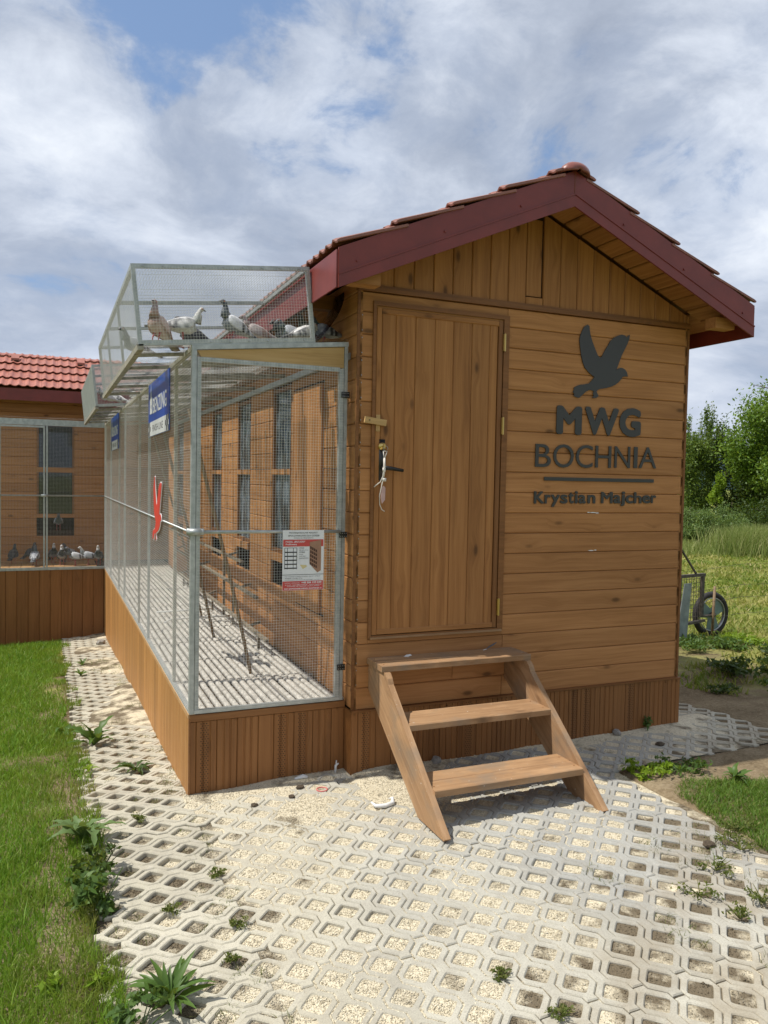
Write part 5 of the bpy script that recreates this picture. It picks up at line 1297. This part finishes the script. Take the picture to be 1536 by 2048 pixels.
for kind, pal, x, y, yaw, lb, kw in ((0, dark_, -2.13, 8.12, 80, 'dark pigeon alone at the far left, back turned', {}),
        (1, dark_, -1.90, 8.30, 60, 'dark pigeon behind the grey one left of the door post', {}),
        (2, dict(blue_, wing=(.50, .52, .55)), -1.845, 7.84, 85, 'blue grey pigeon with pale wings in front of a dark one, left of the post', {}),
        (3, drkw, -1.60, 8.08, -80, 'white-headed dark pigeon first right of the door post, chest forward', dict(pitch=R(-12))),
        (4, drkw, -1.49, 7.76, -95, 'white-headed black pigeon second right of the post, standing at the edge', dict(pitch=R(-12))),
        (5, blue_, -1.375, 8.24, -150, 'slate pigeon in the back row of the shaded floor', {}),
        (6, greyw, -1.31, 7.66, -170, 'pale grey pigeon with white wings in profile facing left', dict(pitch=R(4))),
        (7, dict(blue_, head=(.55, .55, .54), neck=(.35, .38, .38)), -1.13, 7.72, -175, 'grey pigeon with a pale head in profile second from the right', dict(pitch=R(6))),
        (8, drkw, -1.005, 7.66, -100, 'white-headed grey pigeon at the right corner of the shaded floor', dict(pitch=R(-8)))):
    pigeon(kind, pal, (x, y, ZF2), R(yaw), lb, G2, scale=.98, **kw)
pigeon(9, blue_, (-1.53, 8.44, .895), R(-90), 'grey pigeon sitting in the dark opening under the far window', 'pigeons on the window ledge', scale=.95, tuck=.02)

# ------------------------------------------------------------------ small litter on the paving
def on(x, y, dz=0.0): return Vector((x, y, max(g1(x, y), float(bed(x, y))) + dz))
def lump(name, x, y, r, mat, label, cat, sq=.7, seed=0):
    rs = random.Random(seed); me = bpy.data.meshes.new(name); bm = bmesh.new(); bmesh.ops.create_icosphere(bm, subdivisions=2, radius=r)
    for v in bm.verts: v.co *= 1 + rs.uniform(-.18, .18); v.co.z *= sq
    bm.to_mesh(me); bm.free(); me.materials.append(M[mat]); o = bpy.data.objects.new(name, me); place(o, Matrix.Translation(on(x, y, r * sq * .55)), None); return tag(o, label, cat)
lump('stone', .54, -.045, .030, 'stone', 'rounded grey stone under the steps against the skirting', 'stone', .8, 1)
lump('stone', 1.915, -.05, .030, 'stone', 'small dark stone at the foot of the wall right of the steps', 'stone', .8, 2)
lump('clod', -.336, -.068, .022, 'clod', 'dark clod of earth nearest the skirting of the aviary front', 'clod', .6, 3)
lump('clod', -.414, -.163, .018, 'clod', 'small dark clod on the gravel left of the pink ring', 'clod', .6, 4)
lump('clod', -.626, -.179, .020, 'clod', 'dark clod in a paver cell near the aviary corner', 'clod', .5, 5)
lump('clod', 1.26, -1.512, .030, 'clod', 'blackish clod on the paving at the right edge', 'clod', .5, 6)
lump('clod', 2.05, -.32, .032, 'clod', 'dark clod in the shade right of the steps, farther out', 'clod', .4, 7); lump('clod', 1.42, -.20, .030, 'clod', 'dark clod in the shade close to the right stringer', 'clod', .4, 8)
t_ = on(-.23, -.144, .004); o = part('ring', MB().tube([(t_.x + .030 * math.cos(a * .35), t_.y + .030 * math.sin(a * .35), t_.z) for a in range(19)], .004, 6, False), 'pink', None, True, at=t_); tag(o, 'pink plastic ring lying on the gravel', 'ring')
t_ = on(0.0, -.49, .012); o = part('plastic_scrap', MB().tube([(t_.x - .062, t_.y + .02, t_.z + .01), (t_.x - .05, t_.y - .012, t_.z), (t_.x, t_.y - .026, t_.z), (t_.x + .05, t_.y - .010, t_.z), (t_.x + .064, t_.y + .022, t_.z + .014), (t_.x + .05, t_.y + .045, t_.z + .004)], [.005, .010, .012, .013, .008, .003], 8), 'white', None, True, at=t_); tag(o, 'curved white plastic scrap on the paving left of the steps', 'scrap')
t_ = on(-.078, .06, .0); o = part('plastic_peg', MB().tube([(t_.x, t_.y, t_.z - .01), (t_.x + .002, t_.y, t_.z + .045), (t_.x + .018, t_.y - .004, t_.z + .058)], [.007, .008, .005], 7).tube([(t_.x + .004, t_.y, t_.z + .05), (t_.x + .006, t_.y, t_.z + .075)], .004, 6), 'white', None, True, at=t_); tag(o, 'small white plastic peg by the inner corner of the skirting', 'peg')
t_ = on(-.30, .045, .006); o = part('plastic_scrap', MB().tube([(t_.x - .035, t_.y, t_.z), (t_.x + .02, t_.y + .01, t_.z + .004), (t_.x + .045, t_.y, t_.z)], [.006, .014, .008], 8), 'white', None, True, at=t_); tag(o, 'flat pale plastic bit against the aviary skirting', 'scrap')
t_ = on(-.90, 6.9, .02); lump('stone', -1.03, 6.55, .06, 'stone', 'pale stone at the far foot of the sunny skirting', 'stone', .7, 9)

# ------------------------------------------------------------------ weeds
def leaf_mesh(L, wd, kind, mat, curl, seed):
    rs = random.Random(seed); mb = MB(); n = 9 if kind == 'toothed' else 7
    for i in range(n):
        t_ = i / (n - 1); w_ = wd * (math.sin(math.pi * min(1, .12 + t_ * .9)) ** (.8))
        if kind == 'toothed': w_ *= (1.25 if i % 2 else .62)
        if t_ < .2: w_ *= .45
        if i == n - 1: w_ = .001
        x = L * t_ * (1 - .18 * curl * t_); z = L * (curl * .75 * t_ - curl * .95 * t_ * t_) + rs.uniform(-.004, .004)
        mb.v += [(x, -w_ / 2, z + w_ * .22), (x, 0, z), (x, w_ / 2, z + w_ * .22)]
        if i: b = (i - 1) * 3; mb.f += [(b, b + 3, b + 4, b + 1), (b + 1, b + 4, b + 5, b + 2)]
    me = mb.mesh('leaf'); me.materials.append(M[mat]); me.polygons.foreach_set('use_smooth', [True] * len(me.polygons)); return me
_lm = {}
def rosette(x, y, size, n, kind, mat, label, upright=.5, cat='weed', group=None, wd=.26):
    key = (kind, mat, wd)
    if key not in _lm: _lm[key] = [leaf_mesh(1.0, wd, kind, mat, c, i) for i, c in enumerate((.35, .6, .9))]
    t_ = thing('weed', on(x, y, -.004), label, cat, group)
    for k in range(n):
        a = k * 2.4 + random.uniform(-.3, .3); el = random.uniform(.1, .35) + upright * random.uniform(.3, 1.0) * (1.0 if k > n * .4 else .45)
        s = size * .74 * random.uniform(.6, 1.1)
        ob = bpy.data.objects.new('leaf', random.choice(_lm[key])); COL.objects.link(ob); ob.parent = t_
        ob.matrix_basis = Matrix.Rotation(a, 4, 'Z') @ Matrix.Rotation(-el, 4, 'Y') @ Matrix.Rotation(random.uniform(-.4, .4), 4, 'X') @ Matrix.Scale(s, 4)
    return t_
def leaf_cloud(n, cx, cy, cz, rx_, ry_, rz_, size, flat=.35, clumps=0, stem=None):
    """n small leaves spread through an ellipsoid (upper shell favoured), optionally gathered in clumps"""
    if clumps:
        cd = rng.normal(0, 1, (clumps, 3)); cd /= np.linalg.norm(cd, axis=1)[:, None]; cr = rng.random(clumps) ** .45
        cc = cd * cr[:, None]; cs_ = rng.uniform(.16, .34, clumps); idx = rng.integers(0, clumps, n)
        P_ = cc[idx] + rng.normal(0, 1, (n, 3)) * cs_[idx][:, None] * .62
    else:
        d = rng.normal(0, 1, (n, 3)); d /= np.linalg.norm(d, axis=1)[:, None]; P_ = d * (rng.random(n) ** .4)[:, None]
    P_ = P_ * np.array([rx_, ry_, rz_]) + np.array([cx, cy, cz])
    d1 = rng.normal(0, 1, (n, 3)); d1 /= np.linalg.norm(d1, axis=1)[:, None]
    nrm = rng.normal(0, 1, (n, 3)) * flat + np.array([0, 0, 1.0]) * (1 - flat) + rng.normal(0, .35, (n, 3)); 
    d2 = np.cross(d1, nrm); d2 /= (np.linalg.norm(d2, axis=1)[:, None] + 1e-9)
    d1 = np.cross(nrm, d2); d1 /= (np.linalg.norm(d1, axis=1)[:, None] + 1e-9)
    s = (size * rng.uniform(.6, 1.3, n))[:, None]
    v = np.stack([P_ - d1 * s, P_ + d2 * s * .45, P_ + d1 * s, P_ - d2 * s * .45], 1).reshape(-1, 3)
    f = (np.arange(n)[:, None] * 4 + np.array([[0, 1, 2, 3]])); return v, f
def cloud_obj(name, vf, mat, parent, kind=None):
    v, f = vf; org = WM[parent.name].translation if parent is not None else Vector((0, 0, 0))
    me = np_mesh(name, v - np.array(org[:]), f, mat); ob = bpy.data.objects.new(name, me); place(ob, Matrix.Translation(org), parent)
    if kind: ob['kind'] = kind
    return ob
def clump(x, y, r, h, n, size, mat, label, cat='weed', group=None, name='weed'):
    p = on(x, y) if bool(paved(x, y)) else Vector((x, y, g1(x, y)))
    t_ = thing(name, p, label, cat, group)
    sb = MB()
    for k in range(7): a = random.uniform(0, 6.28); sb.tube([p, p + Vector((math.cos(a) * r * .5, math.sin(a) * r * .5, h * .6)), p + Vector((math.cos(a) * r * .8, math.sin(a) * r * .8, h * .9))], [.003, .002, .001], 4, False)
    part('stem', sb, mat, t_); cloud_obj('foliage', leaf_cloud(n, p.x, p.y, p.z + h * .5, r, r, h * .55, size, .5, 9), mat, t_); return t_
rosette(-1.36, 1.55, .34, 15, 'toothed', 'weed', 'tall dark green toothed weed on the path halfway along the lawn', .95, wd=.22)
rosette(-1.15, .80, .22, 11, 'toothed', 'weed_dark', 'flat dark rosette weed between the lawn and the sunny skirting', .15, wd=.30)
rosette(-1.49, -.18, .32, 16, 'toothed', 'weed_pale', 'broad pale green dandelion-like weed at the lawn edge', .7, wd=.25)
rosette(-1.55, 2.05, .24, 8, 'plain', 'weed', 'long-leaved weed leaning out of the lawn edge farther back', .4)
rosette(-1.35, 4.4, .20, 8, 'toothed', 'weed', 'small green weed far along the path', .7); rosette(-1.31, 5.05, .17, 7, 'toothed', 'weed', 'smallest green sprout farthest along the path', .8)
rosette(-1.42, .92, .13, 7, 'plain', 'weed_bright', 'slim bright sprout in a cell beside the lawn', 1.1)
rosette(-1.27, -1.60, .27, 28, 'plain', 'weed', 'dark green plantain rosette at the bottom left', .85, wd=.15)
rosette(2.03, -.955, .17, 16, 'plain', 'weed', 'leafy rosette on the bare soil right of the paving', .8, wd=.24)
clump(-1.45, -.88, .13, .16, 420, .022, 'weed', 'bushy lobed weed in the lawn edge by the lower paving')
clump(-1.43, -.55, .13, .10, 260, .018, 'weed_dark', 'sprawling dark weed with dry stems on the lawn edge')
clump(-1.38, -1.72, .13, .10, 300, .020, 'weed', 'leafy green clump in the bottom left corner of the paving')
for (x, y, lb) in ((-.962, -.82, 'small moss tuft in the cell nearest the aviary corner'), (-.95, -1.25, 'green tuft in a cell on the seam of the left slabs'), (-1.03, -1.46, 'larger green tuft below the first on the left seam'), (-.17, -1.97, 'wispy green tuft in a cell at the bottom centre'), (-.10, -2.22, 'green tuft at the very bottom edge of the paving'), (-1.22, -.07, 'thin feathery weed near the big pale rosette'), (-1.18, -1.02, 'tiny green tuft in a dark cell of the left strip')):
    clump(x, y, .044, .028, 190, .0075, 'moss', lb, 'tuft', 'green tufts in the paver cells', 'grass_tuft')
for (x, y, r, lb) in ((1.11, -1.70, .09, 'weed patch sprouting over the slabs at lower right'), (1.37, -1.60, .11, 'wider weed patch at the right edge of the slabs'), (.88, -1.84, .08, 'low weed on the slabs left of the patch at lower right'), (1.09, -1.97, .08, 'weed in the cells near the right picture edge'), (.90, -2.03, .06, 'small weed lowest on the right slabs'), (1.52, -1.45, .13, 'green weed mat against the right end of the slabs')):
    clump(x, y, r, .05, int(1900 * r), .009, 'moss', lb, 'weed', 'weeds at the right of the paving')
clump(2.196, -.045, .04, .10, 90, .014, 'weed', 'green sprig growing at the foot of the front wall on the right')
for (x, y, lb) in ((-1.645, -1.33, 'bright yellow-green sprout in the lawn at lower left'), (-1.48, -1.38, 'bright yellow-green sprout beside the lowest slabs')):
    clump(x, y, .05, .04, 45, .020, 'weed_bright', lb, 'weed', 'bright sprouts at lower left')
clump(1.63, -.68, .16, .07, 380, .020, 'weed_bright', 'bright low plants at the paving edge right of the steps'); clump(1.85, -.74, .16, .06, 300, .018, 'weed', 'low green plants on the soil edge farther right')
clump(5.05, 2.15, .42, .11, 1300, .026, 'weed', 'leafy green plants growing in front of the cart wheel', 'plants', None, 'wild_plant'); clump(5.65, 2.2, .40, .08, 900, .024, 'weed_bright', 'lower bright green plants right of the cart wheel', 'plants', None, 'wild_plant')
clump(4.85, 1.05, .36, .18, 1300, .026, 'weed_dark', 'dark green plants in the shade by the right picture edge', 'plants', None, 'wild_plant'); clump(4.1, 1.0, .30, .16, 600, .030, 'weed_dark', 'dark low plants in the shade behind the corner', 'plants', None, 'wild_plant')
clump(3.55, .55, .14, .06, 200, .020, 'weed_dark', 'little dark plant on the shaded dirt', 'plants', None, 'wild_plant'); clump(3.9, .25, .2, .10, 300, .022, 'weed', 'green plant on the dirt at the right edge', 'plants', None, 'wild_plant')

# ------------------------------------------------------------------ grass
def blades(n, px, py, pz, h, wd, lean):
    a = rng.uniform(0, 2 * np.pi, n); dxv, dyv = np.cos(a), np.sin(a); b = rng.uniform(0, 2 * np.pi, n)
    lx, ly = np.cos(b) * lean, np.sin(b) * lean
    v = np.zeros((n, 5, 3)); hw = wd / 2
    for i, (t_, ww) in enumerate(((0, 1), (0, -1), (.55, .8), (.55, -.8), (1, 0))):
        k = t_ ** 1.8
        v[:, i, 0] = px + dxv * hw * ww + lx * h * k; v[:, i, 1] = py + dyv * hw * ww + ly * h * k; v[:, i, 2] = pz + h * t_ * (1 - .3 * lean * t_)
    f = np.array([(0, 1, 3), (0, 3, 2), (2, 3, 4)]); return v.reshape(-1, 3), (np.arange(n)[:, None, None] * 5 + f[None]).reshape(-1, 3)
n = 520000
px = rng.uniform(-3.4, -1.40, n); py = rng.uniform(-2.6, 7.35, n); d = np.hypot(px - CAM.x, py - CAM.y)
edge = -1.47 + (vn(px * 0 + 3, py, 3.0) - .5) * .18 + (vn(px, py, 9) - .5) * .16
bare = vn(px + 7, py + 2, 1.9)
dens = np.clip(2.4 / (d + .3), .22, 1.0) * np.where(px < edge, 1, 0.0) * np.where(px > edge - .22, np.clip((bare - .24) * 3.2, .25, 1), 1)
dens *= np.where(px < -2.6, .55, 1)
ok = (rng.random(n) < dens); px, py, d = px[ok], py[ok], d[ok]; n = len(px)
h = rng.uniform(.035, .085, n) * (.7 + .6 * vn(px, py, 2.6)) * np.where(rng.random(n) < .05, 1.5, 1)
v, f = blades(n, px, py, g(px, py) - .012, h, rng.uniform(.0018, .0034, n) * (1 + .14 * d), rng.uniform(.1, .9, n))
me = np_mesh('lawn_grass', v, f, 'lawn'); ob = bpy.data.objects.new('lawn_grass', me); place(ob, Matrix.Identity(4), None); tag(ob, 'sunlit green lawn beside the paved path at left', 'lawn', kind='stuff')
# grass patch right of the paving
n = 44000; px = rng.uniform(1.48, 2.9, n); py = rng.uniform(-2.2, -.75, n)
m_ = vn(px + 2.3, py + 5, 2.0) * .45 + smooth(-.8, -1.05, py) * .35 + smooth(1.5, 1.75, px) * .25
ok = (m_ > .62) & (px > 1.52 + (vn(px, py, 8) - .5) * .1); px, py = px[ok], py[ok]; n = len(px)
v, f = blades(n, px, py, g(px, py) - .01, rng.uniform(.02, .065, n), rng.uniform(.0025, .005, n), rng.uniform(.3, 1, n))
me = np_mesh('verge_grass', v, f, 'verge'); ob = bpy.data.objects.new('verge_grass', me); place(ob, Matrix.Identity(4), None); tag(ob, 'dense green patch of grass right of the paving', 'grass', kind='stuff')
# thin grass rooted in the paver cells
n = 16000; px = np.concatenate([rng.uniform(-1.47, -.9, 11000), rng.uniform(.55, 1.55, 5000)]); py = np.concatenate([rng.uniform(-2.2, 5.5, 11000), rng.uniform(-2.6, -1.3, 5000)])
ok = (vn(px + 3, py + 1, 5.5) * .6 + vn(px, py, 13) * .4 > .60) & ((px < 0) & (vn(px, py, 1.1) > .35) | (px > 0)); px, py = px[ok], py[ok]; n = len(px)
v, f = blades(n, px, py, bed(px, py) - .006, rng.uniform(.015, .05, n), rng.uniform(.0018, .0034, n), rng.uniform(.4, 1.3, n))
me = np_mesh('path_grass', v, f, 'moss'); ob = bpy.data.objects.new('path_grass', me); place(ob, Matrix.Identity(4), None); tag(ob, 'thin grass and moss rooted in the paver cells', 'grass', kind='stuff')
# meadow
n = 150000; ang = rng.uniform(-.25, 1.05, n); rr = 3.6 + 24 * rng.random(n) ** 1.6
px = CAM.x + rr * np.sin(YAW + ang); py = CAM.y + rr * np.cos(YAW + ang)
m_ = vn(px + 4, py + 9, .9) * .5 + vn(px, py, 3.1) * .3 + smooth(4.6, 8.6, np.hypot(px, py)) * .55
ok = (px > 2.75) & (m_ > .50) & ~((px < 3.2) & (py > 0)) & ~((np.hypot(px, py) < 3.5)); px, py, rr = px[ok], py[ok], rr[ok]; n = len(px)
v, f = blades(n, px, py, g(px, py) - .015, rng.uniform(.03, .11, n) * (.6 + .9 * vn(px, py, 1.2)), .004 + .0016 * rr, rng.uniform(.3, 1.2, n))
me = np_mesh('meadow_grass', v, f, 'meadow'); ob = bpy.data.objects.new('meadow_grass', me); place(ob, Matrix.Identity(4), None); tag(ob, 'rough yellow-green meadow grass behind the loft', 'grass', kind='stuff')
# tall seeding grass in front of the bushes
def tall(cx, cy, r, n, h0, h1, label):
    px = rng.normal(cx, r * .6, n); py = rng.normal(cy, r * .35, n); v, f = blades(n, px, py, g(px, py) - .02, rng.uniform(h0, h1, n), rng.uniform(.008, .016, n), rng.uniform(.1, .6, n))
    me = np_mesh('tall_grass', v, f, 'reed'); ob = bpy.data.objects.new('tall_grass', me); place(ob, Matrix.Identity(4), None); tag(ob, label, 'tall grass', kind='stuff')
tall(16.7, 11.9, 1.15, 9000, .35, 1.0, 'pale tall seeding grass in front of the bushes'); tall(14.2, 12.8, 1.6, 5000, .15, .45, 'shorter rough grass beside the tall seeding clump'); tall(19.0, 11.0, 1.6, 6000, .3, .7, 'rough tall grass at the right edge of the meadow')

# ------------------------------------------------------------------ trees and shrubs beyond the meadow
def tree(x, y, h, rx_, rz_, zc_, n, leaf, mat, label, bark='bark', clumps=26, cat='tree', name='tree', trunk_r=.10, limbs=7, extra=()):
    z0 = g1(x, y); t_ = thing(name, (x, y, z0), label, cat, 'trees and shrubs beyond the meadow')
    tb = MB(); rs = random.Random(int(x * 100 + y)); top = Vector((x + rs.uniform(-.2, .2), y, z0 + h * .93)); base = Vector((x, y, z0 - .1))
    pts = [base.lerp(top, t) + Vector((math.sin(t * 5 + x) * .08 * h / 6, math.cos(t * 4) * .06, 0)) for t in np.linspace(0, 1, 8)]
    tb.tube(pts, [trunk_r * (1 - .88 * t) for t in np.linspace(0, 1, 8)], 7)
    part('trunk', tb, bark, t_, True)
    lb = MB()
    for k in range(limbs):
        t = rs.uniform(.25, .85); p = base.lerp(top, t); a = rs.uniform(0, 6.28); r_ = rx_ * rs.uniform(.4, .68)
        lb.tube([p, p + Vector((math.cos(a) * r_ * .5, math.sin(a) * r_ * .5, r_ * .35)), p + Vector((math.cos(a) * r_, math.sin(a) * r_, r_ * .5))], [trunk_r * .35, trunk_r * .2, .008], 5, False)
    part('limb', lb, bark, t_, True)
    vs, fs = leaf_cloud(n, x, y, z0 + zc_, rx_, rx_, rz_, leaf, .75, clumps)
    for (ox, oy, oz, r_, rzz, nn) in extra:
        v2, f2 = leaf_cloud(nn, x + ox, y + oy, z0 + oz, r_, r_, rzz, leaf, .75, max(6, clumps // 3)); fs = np.concatenate([fs, f2 + len(vs)]); vs = np.concatenate([vs, v2])
    cloud_obj('crown', (vs, fs), mat, t_); return t_
tree(21.6, 15.0, 6.2, 2.05, 2.5, 3.6, 44000, 0.063, 'tree_a', 'tall bright leafy tree at the right picture edge', clumps=46, trunk_r=.13, limbs=12, extra=((-.9, .6, 2.3, 1.0, 1.2, 4000), (.6, -.3, 1.2, 1.4, 1.2, 5000)))
tree(22.25, 19.3, 5.6, .42, 2.2, 3.3, 7140, 0.050, 'tree_b', 'slender birch with thin drooping crown above the others', 'birchbark', clumps=30, trunk_r=.06, limbs=14)
tree(21.6, 19.6, 4.7, .40, 1.6, 3.0, 4420, 0.050, 'tree_b', 'small thin birch close to the loft corner', 'birchbark', clumps=20, trunk_r=.05, limbs=9)
tree(21.35, 17.6, 4.2, .50, 1.55, 2.6, 7820, 0.050, 'tree_d', 'narrow dark tree between the birch and the tall tree', clumps=22, trunk_r=.07)
tree(20.6, 18.4, 3.7, 1.0, 1.55, 2.0, 15300, 0.053, 'tree_b', 'mid green bushy tree just past the loft corner', clumps=26)
tree(22.2, 17.3, 3.5, 1.1, 1.5, 1.9, 15300, 0.053, 'tree_d', 'dark green bushy tree behind the sapling', clumps=26)
tree(18.7, 15.4, 2.35, .30, .50, 1.75, 2550, 0.046, 'weed_bright', 'bright yellow-green sapling in front of the dark trees', clumps=12, trunk_r=.03, limbs=5)
tree(16.3, 14.1, 1.35, .85, .62, .65, 12750, 0.034, 'bush', 'pale green rounded shrub next to the loft corner', clumps=22, cat='shrub', name='shrub', trunk_r=.03)
tree(17.4, 13.7, 1.5, .80, .70, .72, 12750, 0.034, 'bush', 'pale green rounded shrub left of the tall grass', clumps=22, cat='shrub', name='shrub', trunk_r=.03)
tree(19.6, 13.9, 1.9, .95, .95, .90, 12750, 0.040, 'tree_d', 'dark shrub under the tall leafy tree', clumps=24, cat='shrub', name='shrub', trunk_r=.04)
tree(21.0, 13.0, 2.0, 1.2, 1.0, .95, 13600, 0.043, 'tree_d', 'dark shrub at the right picture edge', clumps=24, cat='shrub', name='shrub', trunk_r=.04)
tree(25.5, 12.0, 6.5, 2.2, 2.6, 3.6, 18700, 0.073, 'tree_a', 'broad leafy tree beyond the right picture edge', clumps=40, trunk_r=.14, limbs=10)
tree(18.6, 22.0, 5.2, 1.6, 2.1, 2.9, 15300, 0.066, 'tree_d', 'dark bushy tree hidden behind the loft', clumps=30, trunk_r=.1)

# ------------------------------------------------------------------ cart behind the loft and the wire fence
ct = thing('hand_cart', (5.3, 2.7, g1(5.3, 2.7)), 'old wire hand cart with one spoked disc wheel behind the loft corner', 'cart')
wl = thing('wheel', (5.77, 2.9, .185), None, None); wl.parent = ct; wl.matrix_basis = WM[ct.name].inverted() @ WM[wl.name]
def ring(R0, rtube, y, n=32): return MB().tube([(5.77 + R0 * math.cos(2 * math.pi * k / n), y, .185 + R0 * math.sin(2 * math.pi * k / n)) for k in range(n + 1)], rtube, 8, False)
part('tyre', ring(.240, .037, 2.90), 'rubber', wl, True); part('rim', ring(.200, .008, 2.875), 'rim', wl, True)
poly = []
for k in range(48):
    a = 2 * math.pi * k / 48; rr_ = .196 if (k % 16) > 7 else .196 - .125 * math.sin(math.pi * ((k % 16) + .0) / 7.999) ** .6; poly.append((rr_ * math.cos(a + 1.2), rr_ * math.sin(a + 1.2)))
part('wheel_disc', MB().prism(poly, lambda u, v, d: (5.77 + u, 2.885 + d, .185 + v), .008), 'disc', wl, fix=True)
part('hub', MB().tube([(5.77, 2.84, .185), (5.77, 2.95, .185)], .03, 10), 'rust', wl, True)
part('frame', MB().bar((4.6, 2.55, .70), (5.50, 2.75, .695), .035, .035).bar((5.47, 2.75, .70), (5.47, 2.75, .20), .035, .04).bar((4.6, 2.55, .12), (5.55, 2.78, .14), .03, .03).bar((5.34, 2.72, .71), (4.9, 2.6, 1.12), .018, .018).tube([(5.47, 2.75, .2), (5.77, 2.83, .185)], .014, 6).bar((5.0, 2.62, .7), (5.0, 2.62, -.02), .03, .03), 'rust', ct)
part('side_sheet', MB().prism([(4.93, .64), (5.03, .64), (4.98, -.05), (4.82, -.05)], lambda u, v, d: (u, 2.47 + d, v), .012), 'greysheet', ct, fix=True)
wm = MB(); wires(wm, (4.95, 2.66, .15), Vector((.975, .22, 0)), (0, 0, 1), .52, .54, .05, .0022); part('wire_mesh', wm, 'rust', ct, kind='stuff')
fn = thing('wire_fence', (7, 3.4, 0), 'thin sagging wire fence on stakes behind the cart', 'fence')
for (x, y, h_) in ((5.69, 2.79, .60), (9.5, 3.0, .9), (13.0, 3.4, .9)):
    part('stake', MB().tube([(x, y, g1(x, y) - .1), (x + .02, y, g1(x, y) + h_)], .016 if h_ < .7 else .025, 7), 'stick', fn, True)
wr = MB()
for hh_ in (.25, .45, .6, .85):
    pts = [(2.6, 2.4, g1(2.6, 2.4) + hh_)]
    for i in range(1, 13): t = i / 12; xx = 2.6 + 10.4 * t; yy = 2.4 + 1.0 * t; pts.append((xx, yy, g1(xx, yy) + hh_ - .05 * math.sin(math.pi * ((t * 3) % 1))))
    wr.tube(pts, .0022, 4, False)
part('fence_wire', wr, 'rust', fn)
